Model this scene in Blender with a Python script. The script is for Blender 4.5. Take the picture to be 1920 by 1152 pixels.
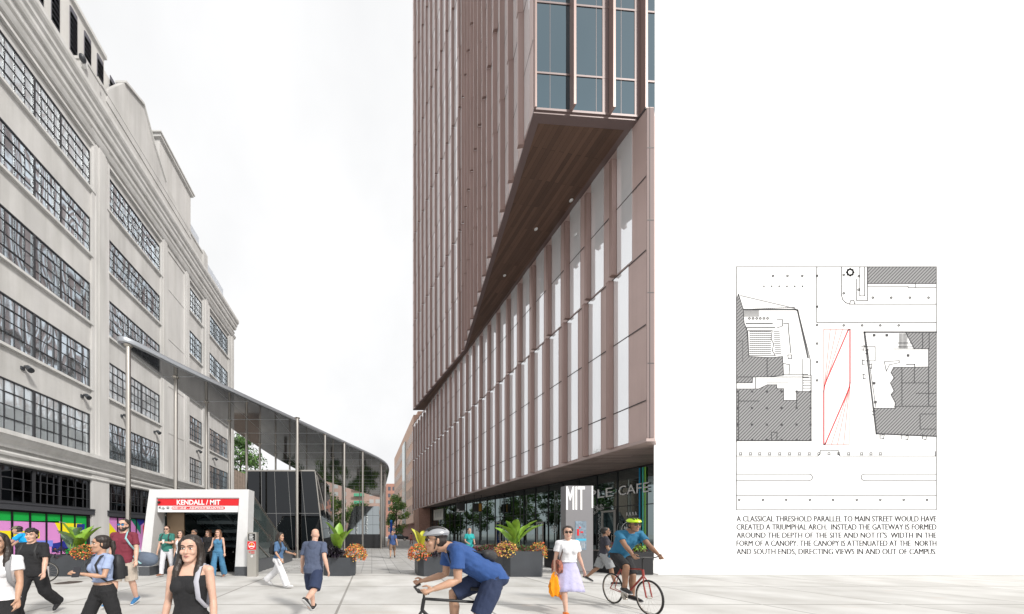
import bpy, bmesh, math, random
from mathutils import Vector, Matrix, noise
random.seed(7)
R = math.radians
for o in list(bpy.data.objects): bpy.data.objects.remove(o)
SC = bpy.context.scene
COL = SC.collection

# ---------------------------------------------------------------- camera
HC = 1.55                      # eye height
F = 579.0                      # focal length in pixels of the 1920 px wide picture
CX, CY = 697.0, 1002.0         # principal point
cam = bpy.data.cameras.new('camera'); camo = bpy.data.objects.new('camera', cam); COL.objects.link(camo)
camo.location = (0, 0, HC); camo.rotation_euler = (R(90), 0, 0)
cam.sensor_width = 36; cam.lens = F / 1920 * 36
cam.shift_x = (960 - CX) / 1920; cam.shift_y = (CY - 576) / 1920
cam.clip_start = 0.1; cam.clip_end = 3000
SC.camera = camo

# ---------------------------------------------------------------- sky, sun, exposure
SUN_EL, SUN_AZ = R(38), R(40)       # azimuth measured from behind the camera towards its right
w = bpy.data.worlds.new('World'); SC.world = w; w.use_nodes = True
nt = w.node_tree; bg = nt.nodes['Background']
sky = nt.nodes.new('ShaderNodeTexSky'); sky.sky_type = 'NISHITA'; sky.sun_disc = False
sky.sun_elevation = SUN_EL; sky.sun_rotation = R(180) - SUN_AZ
sky.dust_density = 4.0; sky.air_density = 1.0
hs = nt.nodes.new('ShaderNodeHueSaturation'); hs.inputs['Saturation'].default_value = 0.12
nt.links.new(sky.outputs[0], hs.inputs['Color'])
tc = nt.nodes.new('ShaderNodeTexCoord'); nz = nt.nodes.new('ShaderNodeTexNoise')
nz.inputs['Scale'].default_value = 2.2; nz.inputs['Detail'].default_value = 5
nt.links.new(tc.outputs['Generated'], nz.inputs['Vector'])
rmp = nt.nodes.new('ShaderNodeValToRGB')
rmp.color_ramp.elements[0].position = 0.3; rmp.color_ramp.elements[0].color = (5.2, 5.25, 5.32, 1)
rmp.color_ramp.elements[1].position = 0.7; rmp.color_ramp.elements[1].color = (6.5, 6.5, 6.52, 1)
nt.links.new(nz.outputs['Fac'], rmp.inputs['Fac'])
mx = nt.nodes.new('ShaderNodeMixRGB'); mx.inputs['Fac'].default_value = 0.93
nt.links.new(hs.outputs[0], mx.inputs[1]); nt.links.new(rmp.outputs[0], mx.inputs[2])
nt.links.new(mx.outputs[0], bg.inputs['Color']); bg.inputs['Strength'].default_value = 0.10
sl = bpy.data.lights.new('sun', 'SUN'); sl.energy = 2.0; sl.angle = R(9); sl.color = (1, .96, .9)
so = bpy.data.objects.new('sun', sl); COL.objects.link(so)
so.rotation_euler = (R(90) - SUN_EL, 0, SUN_AZ)
so.location = (30, -30, 60)
SC.view_settings.view_transform = 'Standard'; SC.view_settings.look = 'None'
SC.view_settings.exposure = 0.80; SC.view_settings.gamma = 1.0
SC.cycles.max_bounces = 8; SC.cycles.use_denoising = True

# ---------------------------------------------------------------- helpers
def tag(o, label=None, cat=None, group=None, kind=None):
    if label: o['label'] = label
    if cat: o['category'] = cat
    if group: o['group'] = group
    if kind: o['kind'] = kind
    return o
def empty(name, loc=(0, 0, 0), rz=0, label=None, cat=None, group=None):
    o = bpy.data.objects.new(name, None); COL.objects.link(o); o.location = loc; o.rotation_euler = (0, 0, rz)
    o.empty_display_size = .2
    return tag(o, label, cat, group)
def PT(px, py, Z):
    return Vector(((px - CX) / F * Z, Z, HC + (CY - py) / F * Z))
def PXX(px, Z): return (px - CX) / F * Z

_mats = {}
def M(name, col, rough=.6, metal=0., var=0., scale=4., bump=0., bscale=30., spec=.5, stretch=None, alpha=None, trans=0., sub=0.):
    if name in _mats: return _mats[name]
    m = bpy.data.materials.new(name); m.use_nodes = True; n = m.node_tree.nodes; l = m.node_tree.links
    b = n['Principled BSDF']; b.inputs['Base Color'].default_value = (*col, 1)
    b.inputs['Roughness'].default_value = rough; b.inputs['Metallic'].default_value = metal
    b.inputs['Specular IOR Level'].default_value = spec
    if trans: b.inputs['Transmission Weight'].default_value = trans
    if sub:
        b.inputs['Subsurface Weight'].default_value = sub; b.inputs['Subsurface Radius'].default_value = (.01, .004, .002)
    t = n.new('ShaderNodeTexCoord')
    mp = n.new('ShaderNodeMapping'); l.new(t.outputs['Object'], mp.inputs['Vector'])
    if stretch: mp.inputs['Scale'].default_value = stretch
    if var:
        z = n.new('ShaderNodeTexNoise'); z.inputs['Scale'].default_value = scale; z.inputs['Detail'].default_value = 6
        l.new(mp.outputs[0], z.inputs['Vector'])
        r = n.new('ShaderNodeValToRGB')
        r.color_ramp.elements[0].position = .3; r.color_ramp.elements[1].position = .7
        r.color_ramp.elements[0].color = (*[max(0, c * (1 - var)) for c in col], 1)
        r.color_ramp.elements[1].color = (*[min(1, c * (1 + var)) for c in col], 1)
        l.new(z.outputs['Fac'], r.inputs['Fac']); l.new(r.outputs[0], b.inputs['Base Color'])
    if bump:
        z2 = n.new('ShaderNodeTexNoise'); z2.inputs['Scale'].default_value = bscale; z2.inputs['Detail'].default_value = 3
        l.new(mp.outputs[0], z2.inputs['Vector'])
        bp = n.new('ShaderNodeBump'); bp.inputs['Strength'].default_value = bump; bp.inputs['Distance'].default_value = .02
        l.new(z2.outputs['Fac'], bp.inputs['Height']); l.new(bp.outputs[0], b.inputs['Normal'])
    _mats[name] = m
    return m
def wavy_glass(name, col, rough, metal, scale, dist, spec=.5, stretch=(1, 1, .5), ior=1.5):
    m = M(name, col, rough, metal, spec=spec)
    n = m.node_tree.nodes; l = m.node_tree.links; b = n['Principled BSDF']; b.inputs['IOR'].default_value = ior
    mp = n['Mapping']; mp.inputs['Scale'].default_value = stretch
    z = n.new('ShaderNodeTexNoise'); z.inputs['Scale'].default_value = scale; z.inputs['Detail'].default_value = 1
    l.new(mp.outputs[0], z.inputs['Vector'])
    bp = n.new('ShaderNodeBump'); bp.inputs['Strength'].default_value = 1; bp.inputs['Distance'].default_value = dist
    l.new(z.outputs['Fac'], bp.inputs['Height']); l.new(bp.outputs[0], b.inputs['Normal'])
    return m

def chain(o):
    m = Matrix()
    while o:
        m = (o.matrix_parent_inverse @ o.matrix_basis if o.parent else o.matrix_basis) @ m
        o = o.parent
    return m
def streaks(m, sc=(2.2, 2.2, .1), amt=.11):
    n = m.node_tree.nodes; l = m.node_tree.links; b = n['Principled BSDF']; src = b.inputs['Base Color'].links[0].from_socket
    t = n.new('ShaderNodeTexCoord'); mp = n.new('ShaderNodeMapping'); mp.inputs['Scale'].default_value = sc; l.new(t.outputs['Object'], mp.inputs['Vector'])
    z = n.new('ShaderNodeTexNoise'); z.inputs['Scale'].default_value = 1.0; z.inputs['Detail'].default_value = 7; z.inputs['Roughness'].default_value = .65; l.new(mp.outputs[0], z.inputs['Vector'])
    r = n.new('ShaderNodeValToRGB'); r.color_ramp.elements[0].position = .36; r.color_ramp.elements[1].position = .56
    r.color_ramp.elements[0].color = (1 - amt, 1 - amt, 1 - amt * 1.1, 1); r.color_ramp.elements[1].color = (1, 1, 1, 1); l.new(z.outputs['Fac'], r.inputs['Fac'])
    mx = n.new('ShaderNodeMixRGB'); mx.blend_type = 'MULTIPLY'; mx.inputs['Fac'].default_value = 1; l.new(src, mx.inputs[1]); l.new(r.outputs[0], mx.inputs[2]); l.new(mx.outputs[0], b.inputs['Base Color'])
class MB:
    """collects geometry for ONE mesh object"""
    def __init__(s, T=None): s.v = []; s.f = []; s.T = T
    def add(s, vs, fs):
        k = len(s.v)
        for p in vs:
            p = Vector(p); s.v.append(s.T @ p if s.T else p)
        s.f += [tuple(i + k for i in f) for f in fs]
    def box(s, x0, x1, y0, y1, z0, z1):
        s.add([(x0, y0, z0), (x1, y0, z0), (x1, y1, z0), (x0, y1, z0), (x0, y0, z1), (x1, y0, z1), (x1, y1, z1), (x0, y1, z1)],
              [(0, 3, 2, 1), (4, 5, 6, 7), (0, 1, 5, 4), (1, 2, 6, 5), (2, 3, 7, 6), (3, 0, 4, 7)])
    def prism(s, poly, z0, z1, caps=True):
        n = len(poly)
        a = sum(poly[i][0] * poly[(i + 1) % n][1] - poly[(i + 1) % n][0] * poly[i][1] for i in range(n))
        if a < 0: poly = poly[::-1]
        vs = [(x, y, z0) for x, y in poly] + [(x, y, z1) for x, y in poly]
        fs = [(i, (i + 1) % n, n + (i + 1) % n, n + i) for i in range(n)]
        if caps: fs += [tuple(range(n))[::-1], tuple(range(n, 2 * n))]
        s.add(vs, fs)
    def slab(s, poly3, off):
        """polygon of 3-D points given a thickness vector"""
        n = len(poly3); off = Vector(off); p = [Vector(q) for q in poly3]
        s.add(p + [q + off for q in p], [tuple(range(n)), tuple(range(n, 2 * n))[::-1]] + [(i, n + i, n + (i + 1) % n, (i + 1) % n) for i in range(n)])
    def loft(s, rings, c0=True, c1=True, close=True):
        n = len(rings[0]); vs = [p for r in rings for p in r]; fs = []
        for k in range(len(rings) - 1):
            for i in range(n if close else n - 1):
                j = (i + 1) % n
                fs.append((k * n + i, k * n + j, (k + 1) * n + j, (k + 1) * n + i))
        if c0: fs.append(tuple(range(n))[::-1])
        if c1: fs.append(tuple(range((len(rings) - 1) * n, len(rings) * n)))
        s.add(vs, fs)
    def tube(s, pts, rad, n=10, round_ends=False, flat=1.0):
        pts = [Vector(p) for p in pts]
        if not hasattr(rad, '__len__'): rad = [rad] * len(pts)
        rad = list(rad)
        if round_ends:
            for e in (0, -1):
                q = pts[1] if e == 0 else pts[-2]
                d = (pts[e] - q).normalized(); r = rad[e]
                add = [(pts[e] + d * r * math.sin(a), r * math.cos(a)) for a in (R(35), R(65), R(85))]
                if e == 0:
                    pts = [a[0] for a in add[::-1]] + pts; rad = [a[1] for a in add[::-1]] + rad
                else:
                    pts += [a[0] for a in add]; rad += [a[1] for a in add]
        rings = []; prev = None
        for i, p in enumerate(pts):
            d = (pts[min(i + 1, len(pts) - 1)] - pts[max(i - 1, 0)])
            if d.length < 1e-9: d = Vector((0, 0, 1))
            d.normalize()
            if prev is None:
                u = d.orthogonal().normalized()
                if abs(d.z) < .99: u = d.cross(Vector((0, 0, 1))).normalized()
            else:
                u = prev - d * prev.dot(d)
                u = u.normalized() if u.length > 1e-6 else d.orthogonal().normalized()
            prev = u; v = d.cross(u)
            rings.append([p + (u * math.cos(t) + v * math.sin(t) * flat) * rad[i] for t in [2 * math.pi * k / n for k in range(n)]])
        s.loft(rings)
    def ell(s, c, r, nu=14, nv=10):
        c = Vector(c); rings = []
        for j in range(1, nv):
            a = math.pi * j / nv - math.pi / 2
            rings.append([c + Vector((r[0] * math.cos(a) * math.cos(t), r[1] * math.cos(a) * math.sin(t), r[2] * math.sin(a))) for t in [2 * math.pi * k / nu for k in range(nu)]])
        s.loft(rings)
    def quad(s, a, b, c, d): s.add([a, b, c, d], [(0, 1, 2, 3)])
    def poly(s, pts): s.add(pts, [tuple(range(len(pts)))])
    def mesh(s, name):
        me = bpy.data.meshes.new(name); me.from_pydata([tuple(p) for p in s.v], [], s.f); me.update()
        return me
    def build(s, name, mat, parent=None, smooth=False, bevel=0., local=False):
        me = s.mesh(name)
        bm = bmesh.new(); bm.from_mesh(me); bmesh.ops.recalc_face_normals(bm, faces=bm.faces)
        if bevel: bmesh.ops.bevel(bm, geom=[e for e in bm.edges], offset=bevel, segments=2, affect='EDGES', clamp_overlap=True)
        bm.to_mesh(me); bm.free()
        if smooth:
            for p in me.polygons: p.use_smooth = True
            try: me.set_sharp_from_angle(angle=R(40))
            except Exception: pass
        o = bpy.data.objects.new(name, me); COL.objects.link(o)
        if mat: me.materials.append(mat)
        if parent:
            o.parent = parent
            if not local: o.matrix_parent_inverse = chain(parent).inverted()
        return o
def structure(o): return tag(o, kind='structure')

TMP = bpy.data.scenes.new('tmp')
def evaluated(ob):
    TMP.collection.objects.link(ob)
    with bpy.context.temp_override(scene=TMP, view_layer=TMP.view_layers[0]):
        dg = bpy.context.evaluated_depsgraph_get(); dg.update()
        me = bpy.data.meshes.new_from_object(ob.evaluated_get(dg), depsgraph=dg)
    TMP.collection.objects.unlink(ob); d = ob.data; bpy.data.objects.remove(ob)
    return me
def remeshed(mb, voxel, smooth=3, name='m'):
    me = mb.mesh(name)
    bm = bmesh.new(); bm.from_mesh(me); bmesh.ops.recalc_face_normals(bm, faces=bm.faces); bm.to_mesh(me); bm.free()
    o = bpy.data.objects.new(name, me)
    r = o.modifiers.new('r', 'REMESH'); r.mode = 'VOXEL'; r.voxel_size = voxel
    if smooth:
        q = o.modifiers.new('s', 'SMOOTH'); q.iterations = smooth; q.factor = .5
    me = evaluated(o); me.name = name
    for p in me.polygons: p.use_smooth = True
    return me
def displaced(me, fn):
    import numpy as np
    n = len(me.vertices); co = np.empty(n * 3, 'f'); me.vertices.foreach_get('co', co); no = np.empty(n * 3, 'f'); me.vertex_normals.foreach_get('vector', no)
    co = co.reshape(-1, 3); no = no.reshape(-1, 3); out = co.copy()
    for i in range(n): out[i] += fn(Vector(co[i]), Vector(no[i]))
    me.vertices.foreach_set('co', out.ravel()); me.update(); return me
def link_mesh(me, name, mat, parent=None):
    o = bpy.data.objects.new(name, me); COL.objects.link(o); me.materials.clear(); me.materials.append(mat)
    if parent: o.parent = parent
    return o
_txt = {}
def text_pts(body, bold=0., spacing=1.0):
    """letters as (verts, faces) with a unit box 0..1 in x and y, flat"""
    key = (body, bold, spacing)
    if key in _txt: return _txt[key]
    cu = bpy.data.curves.new('t', 'FONT'); cu.body = body; cu.offset = bold; cu.space_character = spacing; cu.resolution_u = 3
    cu.fill_mode = 'FRONT'
    me = evaluated(bpy.data.objects.new('t', cu))
    vs = [v.co.copy() for v in me.vertices]; fs = [tuple(p.vertices) for p in me.polygons]
    x0 = min(v.x for v in vs); x1 = max(v.x for v in vs); y0 = min(v.y for v in vs); y1 = max(v.y for v in vs)
    vs = [((v.x - x0) / (x1 - x0), (v.y - y0) / (y1 - y0)) for v in vs]
    _txt[key] = (vs, fs); return vs, fs
def put_text(mb, body, org, U, V, N, depth=.006, bold=0., spacing=1.0):
    """fit the words into the parallelogram org + U*[0,1] + V*[0,1], raised by depth along N"""
    vs, fs = text_pts(body, bold, spacing); org = Vector(org); U = Vector(U); V = Vector(V); N = Vector(N) * depth
    mb.add([org + U * a + V * b + N for a, b in vs], fs)

# ---------------------------------------------------------------- materials
concrete = M('concrete', (.51, .503, .493), .85, var=.11, scale=.9, stretch=(1, 1, .45), bump=.12, bscale=25)
concrete_pier = M('concrete_pier', (.54, .532, .522), .85, var=.1, scale=1.1, bump=.12, bscale=25, stretch=(1, 1, .25))
cornice_m = M('cornice_paint', (.58, .575, .565), .8, var=.07, scale=2)
for m_ in (concrete, concrete_pier, cornice_m): streaks(m_)
steel_dark = M('dark_window_steel', (.035, .036, .04), .45)
black_metal = M('black_metal', (.012, .012, .014), .4)
pane_m = wavy_glass('old_window_glass', (.76, .85, .92), .03, .92, .6, .09)
pane_b = wavy_glass('old_window_glass_pale', (.8, .86, .9), .05, .68, .9, .05)
pane_c = wavy_glass('old_window_glass_deep', (.62, .7, .76), .03, .95, .45, .09)
pane_dark = wavy_glass('dark_window_glass', (.07, .075, .085), .03, 1., .6, .03)
mauve = M('mauve_metal', (.49, .368, .342), .45, .15, var=.04, scale=.6)
mauve_fin = M('mauve_fin_metal', (.315, .215, .193), .4, .25, var=.05, scale=.9, stretch=(1, 1, .2))
streaks(mauve, (1.2, 1.2, .05), .12); streaks(mauve_fin, (1.5, 1.5, .06), .14)
mauve_dark = M('dark_mauve_metal', (.16, .115, .11), .45, .2)
tower_glass = M('tower_glass', (.92, .93, .95), .03, .52)
front_glass = wavy_glass('front_glass', (.115, .165, .195), .03, 1., .5, .035)
shop_glass = wavy_glass('shop_glass', (.21, .255, .26), .015, 1., .35, .004)
black_glass = wavy_glass('black_glass', (.05, .052, .055), .02, 1., .4, .012)
grey_glass = wavy_glass('grey_glass', (.33, .36, .37), .06, 1., .4, .01)
steel = M('brushed_steel', (.5, .47, .43), .28, 1., var=.06, scale=3, stretch=(1, 1, .1))
white_metal = M('white_metal', (.74, .74, .74), .35, .3, var=.03)
page_white_mat = M('page_white', (.9, .9, .9), .7)
stone_dark = M('dark_granite', (.075, .08, .088), .4, var=.15, scale=20)
charcoal = M('charcoal_metal', (.045, .05, .058), .42, var=.1, scale=2)
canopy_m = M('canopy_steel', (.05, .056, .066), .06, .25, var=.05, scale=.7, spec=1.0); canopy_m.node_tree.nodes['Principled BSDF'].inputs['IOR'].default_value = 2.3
canopy_edge = M('canopy_edge', (.42, .44, .47), .3, .8)
def col(name, c, rough=.7, **k): return M(name, c, rough, **k)

# ---------------------------------------------------------------- ground
def slab_material(name, base, bw, bh, mortar, jcol, offset=0.5, var=.08, off=(0, 0, 0)):
    m = bpy.data.materials.new(name); m.use_nodes = True; n = m.node_tree.nodes; l = m.node_tree.links; b = n['Principled BSDF']
    t = n.new('ShaderNodeTexCoord'); mp = n.new('ShaderNodeMapping'); l.new(t.outputs['Object'], mp.inputs['Vector'])
    mp.inputs['Location'].default_value = off
    br = n.new('ShaderNodeTexBrick'); br.inputs['Scale'].default_value = 1; br.inputs['Brick Width'].default_value = bw
    br.inputs['Row Height'].default_value = bh; br.inputs['Mortar Size'].default_value = mortar; br.inputs['Mortar Smooth'].default_value = .2
    br.offset = offset
    br.inputs['Color1'].default_value = (*[c * (1 - var) for c in base], 1); br.inputs['Color2'].default_value = (*[c * (1 + var) for c in base], 1)
    br.inputs['Mortar'].default_value = (*jcol, 1); l.new(mp.outputs[0], br.inputs['Vector'])
    z = n.new('ShaderNodeTexNoise'); z.inputs['Scale'].default_value = .9; z.inputs['Detail'].default_value = 8; l.new(t.outputs['Object'], z.inputs['Vector'])
    r = n.new('ShaderNodeValToRGB'); r.color_ramp.elements[0].position = .3; r.color_ramp.elements[0].color = (.76, .75, .73, 1)
    r.color_ramp.elements[1].position = .7; r.color_ramp.elements[1].color = (1.05, 1.05, 1.05, 1); l.new(z.outputs['Fac'], r.inputs['Fac'])
    mx = n.new('ShaderNodeMixRGB'); mx.blend_type = 'MULTIPLY'; mx.inputs['Fac'].default_value = 1
    l.new(br.outputs['Color'], mx.inputs[1]); l.new(r.outputs[0], mx.inputs[2])
    # small rusty stains
    z2 = n.new('ShaderNodeTexNoise'); z2.inputs['Scale'].default_value = .75; z2.inputs['Detail'].default_value = 3
    mp2 = n.new('ShaderNodeMapping'); mp2.inputs['Location'].default_value = (31, 7, 0); mp2.inputs['Scale'].default_value = (.8, 1.6, 1)
    l.new(t.outputs['Object'], mp2.inputs['Vector']); l.new(mp2.outputs[0], z2.inputs['Vector'])
    r2 = n.new('ShaderNodeValToRGB'); r2.color_ramp.elements[0].position = .66; r2.color_ramp.elements[0].color = (0, 0, 0, 1)
    r2.color_ramp.elements[1].position = .76; r2.color_ramp.elements[1].color = (.35, .35, .35, 1); l.new(z2.outputs['Fac'], r2.inputs['Fac'])
    mx2 = n.new('ShaderNodeMixRGB'); mx2.inputs[2].default_value = (.55, .36, .22, 1)
    l.new(r2.outputs[0], mx2.inputs['Fac']); l.new(mx.outputs[0], mx2.inputs[1]); l.new(mx2.outputs[0], b.inputs['Base Color'])
    b.inputs['Roughness'].default_value = .75
    return m
pav = slab_material('paving_concrete', (.58, .575, .56), 3.1, 2.4, .03, (.31, .3, .285), 0., .07, (.7, .4, 0))
deck = slab_material('plank_paving', (.5, .495, .485), 1.15, .24, .025, (.2, .2, .2), .37, .16)
HOLE = (-7.85, -5.2, 12.7, 17.4)
def sheet(name, rects, z, mat):
    mb = MB()
    for x0, x1, y0, y1 in rects: mb.quad((x0, y0, z), (x1, y0, z), (x1, y1, z), (x0, y1, z))
    return structure(mb.build(name, mat))
hx0, hx1, hy0, hy1 = HOLE
sheet('pavement', [(-1500, 1500, -1500, hy0), (-1500, hx0, hy0, hy1), (hx1, 1500, hy0, hy1), (-1500, 1500, hy1, 1500)], 0, pav)
sheet('plank_pavement', [(-12.6, hx0, 12.2, 17.4), (hx0, hx1, 12.2, hy0), (hx1, 13, 12.2, 17.4), (-12.6, 13, 17.4, 69)], .004, deck)

# ---------------------------------------------------------------- left concrete warehouse
lb = empty('warehouse', (-15.6, 23, 0), label='long grey concrete warehouse with rows of dark steel grid windows', cat='building')
FX = -15.6
BAYS = [(12.8, 17.24, (14.38, 15.59)), (18.36, 22.9, (19.9, 21.1)), (26.45, 28.55, (27.5,)), (29.7, 33.7, (31.0, 32.3))]
ROWS = [(6.02, 8.25), (9.7, 11.85), (13.35, 15.55), (17.15, 19.2), (20.85, 22.9)]
Y0, Y1 = 8.2, 35.0
mb = MB()
edges = [Y0 + 3.5] + [e for b in BAYS for e in b[:2]] + [Y1]
# piers
piers = [(Y0, 12.8), (17.24, 18.36), (22.9, 26.45), (28.55, 29.7), (33.7, 35.0)]
for a, b in piers: mb.box(FX - .5, FX, a, b, 5.9, 24.4)
for a, b in [(Y0, 12.8), (17.24, 18.36), (22.9, 35)]: mb.box(FX - .5, FX, a, b, 0, 5.9)
pier_part = mb
# spandrels, set back behind the piers
for a, b, _ in BAYS:
    hs_ = [5.9] + [h for r in ROWS for h in r] + [24.4]
    for k in range(0, len(hs_), 2): sp = MB(); sp.box(FX - .5, FX - .12, a, b, hs_[k], hs_[k + 1]); sp.build('spandrel_wall', concrete, lb)
for a, b, _ in BAYS[:2]:
    sp = MB(); sp.box(FX - .5, FX - .05, a, b, 4.58, 5.9); sp.build('spandrel_wall', concrete, lb)
mb.build('pier_wall', concrete_pier, lb)
# raised pilaster strips and the blind bay
mb = MB()
for y in (17.8, 23.25, 26.05, 29.12, 34.5): mb.box(FX, FX + .09, y - .2, y + .2, 6.0, 23.6)
for y in (17.52, 18.08): mb.box(FX, FX + .045, y - .08, y + .08, 6.0, 23.6)
for h in (9.3, 12.9, 16.5, 20.3): mb.box(FX, FX + .03, 23.7, 25.6, h, h + .06)
mb.box(FX, FX + .06, 23.45, 23.6, 6, 23.4); mb.box(FX, FX + .06, 25.65, 25.8, 6, 23.4); mb.box(FX, FX + .06, 23.6, 25.65, 23.2, 23.4)
mb.build('pilaster', concrete_pier, lb)
# body behind
mb = MB(); mb.prism([(FX - .5, Y0 + .01), (FX - .5, Y1 - .3), (-45, Y1 - .3), (-45, Y0 + .01)], 0, 27.4); mb.build('building_core', concrete, lb)
mb = MB(); mb.box(-45, FX - .001, Y1 - .3 + .001, Y1 - .001, 0, 24.4); mb.build('end_wall', concrete_pier, lb)
def profile(mb, prof, y0, y1):
    """extrude an (out, height) outline along the facade"""
    mb.slab([(FX + a, y0, h) for a, h in prof], (0, y1 - y0, 0))
mb = MB()
profile(mb, [(-.3, 5.25), (.12, 5.25), (.16, 5.4), (.34, 5.55), (.42, 5.7), (.5, 5.72), (.5, 5.9), (.1, 5.99), (-.3, 5.99)], Y0, Y1 + .02)
profile(mb, [(-.3, 4.93), (.06, 4.93), (.1, 5.02), (.06, 5.1), (-.3, 5.1)], Y0, Y1 + .015)
profile(mb, [(-.3, 4.6), (.05, 4.6), (.09, 4.66), (.05, 4.72), (-.3, 4.72)], Y0, Y1 + .01)
mb.build('ledge', cornice_m, lb)
mb = MB()
profile(mb, [(-.3, 23.62), (.1, 23.62), (.16, 23.72), (.22, 23.86), (.12, 23.92), (-.3, 23.92)], Y0, Y1 + .02)
profile(mb, [(-.3, 24.3), (.06, 24.3), (.09, 24.36), (.06, 24.44), (-.3, 24.44)], Y0, Y1 + .05)
profile(mb, [(-.3, 24.8), (.1, 24.8), (.16, 24.92), (.17, 25.12), (.27, 25.2), (.28, 25.42), (.4, 25.5), (.46, 25.62), (.46, 25.86), (.3, 25.95), (-.3, 25.95)], Y0, Y1 + .25)
mb.build('cornice', cornice_m, lb)
mb = MB(); mb.box(FX - .5, FX - .02, Y0, Y1 - .02, 24.4, 25.9)
mb.box(FX - .5, FX - .15, 17.0, 29.4, 25.95, 27.65)
mb.box(FX - .5, FX - .15, 29.4, 34.6, 25.95, 26.6)
mb.box(FX - .52, FX - .08, 17.7, 28.65, 27.65, 27.8)
mb.box(FX - .55, FX + .02, 16.75, 17.7, 25.95, 27.3); mb.box(FX - .58, FX + .06, 16.7, 17.74, 27.3, 27.45)
mb.box(FX - .55, FX - .02, 28.7, 29.42, 25.95, 28.0)
mb.build('parapet', concrete, lb)
# gable and the stair block above the cornice
mb = MB(); mb.slab([(FX - .1, y, h) for y, h in ((18.3, 27.2), (18.4, 28.0), (19.6, 30.2), (21.2, 31.0), (22.2, 29.6), (23.5, 28.3), (26.8, 27.9), (26.8, 27.2))], (-.4, 0, 0)); mb.build('gable_wall', concrete, lb)
mb = MB()
cp = [(18.4, 28.02), (19.6, 30.22), (21.2, 31.02), (22.2, 29.62), (23.5, 28.32)]
for (a, ha), (b, hb) in zip(cp[1:], cp[2:]): mb.slab([(FX + .02, a, ha), (FX + .02, b, hb), (FX + .02, b, hb + .14), (FX + .02, a, ha + .14)], (-.7, 0, 0))
mb.build('gable_coping', cornice_m, lb)
mb = MB(); mb.box(-22, FX - .12, 22.9, 26.8, 27.3, 30.9); mb.build('stair_block', concrete_pier, lb)
mb = MB(); mb.box(-22.1, FX + .06, 22.75, 26.95, 30.9, 31.1); mb.box(-22.2, FX + .14, 22.65, 27.05, 31.1, 31.2); mb.build('stair_block_roof', cornice_m, lb)
# glazed screens on the roof edge
scr = M('roof_screen_panel', (.55, .58, .63), .25, .3)
mb = MB(); mb.box(FX - .6, FX - .52, 26.9, 28.8, 27.5, 29.2); mb.box(FX - .6, FX - .52, 29.0, 33.5, 26.5, 28.1)
for y in (27.5, 28.1, 30, 31.1, 32.3): mb.box(FX - .41, FX - .4, y, y + .04, 26.6, 28.1)
mb.build('roof_screen', scr, lb)
# penthouse with dark louvre strips
ph_l = M('penthouse_panel', (.6, .59, .57), .6, var=.06, scale=1, stretch=(1, 1, .2)); ph_d = M('penthouse_louvre', (.1, .1, .12), .5)
mb = MB(); mb.box(-32, -16.25, 8.4, 18.75, 25.9, 30.4); mb.box(-32, -16.27, 18.75, 19.7, 25.9, 29.8); mb.build('penthouse', ph_l, lb)
for k, y in enumerate((12.3, 13.2, 14.05, 14.85, 15.64, 16.6, 17.43, 18.25, 19.1)):
    mb = MB(); mb.box(-16.25, -16.2, y, y + .36, 26.0, 30.0 if y < 18.7 else 29.4)
    for j in range(12): mb.box(-16.2, -16.16, y, y + .36, 26.1 + j * .3, 26.66 + j * .3)
    mb.build('louvre', ph_d, lb)
mb = MB(); mb.box(-32, -16.1, 8.3, 18.8, 30.4, 30.62); mb.build('penthouse_coping', cornice_m, lb)

def grid_window(y0, y1, muls, h0, h1, gm, parent, nx=4, ny=4, ops=True):
    X = FX - .2
    f = MB(); t = .06
    f.box(X, X + .09, y0, y0 + t, h0, h1); f.box(X, X + .09, y1 - t, y1, h0, h1)
    f.box(X, X + .088, y0 + t, y1 - t, h0, h0 + t); f.box(X, X + .088, y0 + t, y1 - t, h1 - t, h1)
    subs = [y0] + list(muls) + [y1]
    for m_ in muls: f.box(X, X + .1, m_ - .05, m_ + .05, h0 + t, h1 - t)
    for a, b in zip(subs, subs[1:]):
        for i in range(1, nx):
            y = a + (b - a) * i / nx; f.box(X + .03, X + .07, y - .011, y + .011, h0 + t, h1 - t)
        for j in range(1, ny):
            h = h0 + (h1 - h0) * j / ny; f.box(X + .032, X + .068, a + .06, b - .06, h - .01, h + .01)
        if ops:
            ya = a + (b - a) / nx; yb = a + (b - a) * (nx - 1) / nx; ha = h0 + (h1 - h0) / ny; hb = h0 + (h1 - h0) * (ny - 1) / ny
            hm = ha + (hb - ha) * .5
            for (p, q, r_, s_) in ((ya - .02, ya + .02, ha, hb), (yb - .02, yb + .02, ha, hb)): f.box(X + .028, X + .082, p, q, r_, s_)
            for h in (ha, hb): f.box(X + .026, X + .08, ya + .02, yb - .02, h - .02, h + .02)
    fo = f.build('window', steel_dark, parent)
    p = MB(); p.box(X + .02, X + .035, y0 + .02, y1 - .02, h0 + .02, h1 - .02); p.build('pane', gm, fo)
    return fo
for (a, b, mu) in BAYS:
    for k, (h0, h1) in enumerate(ROWS):
        wnd = grid_window(a + .03, b - .03, mu, h0, h1, (pane_m, pane_b, pane_m, pane_c)[int(a * 7 + k * 5) % 4], lb, 4 if len(mu) == 2 else 3)
        s_ = MB(); s_.box(FX - .13, FX + .04, a - .04, b + .04, h0 - .13, h0 - .01) if k else s_.box(FX - .13, FX - .02, a, b, h0 - .02, h0 - .005)
        s_.build('sill', cornice_m, wnd)
# top window surrounds
for a, b, _ in BAYS:
    mb = MB(); mb.box(FX, FX + .05, a - .16, a - .03, 20.7, 23.3); mb.box(FX, FX + .05, b + .03, b + .16, 20.7, 23.3); mb.box(FX - .1, FX + .052, a - .16, b + .16, 23.3, 23.45); mb.build('window_surround', concrete_pier, lb)
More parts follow.
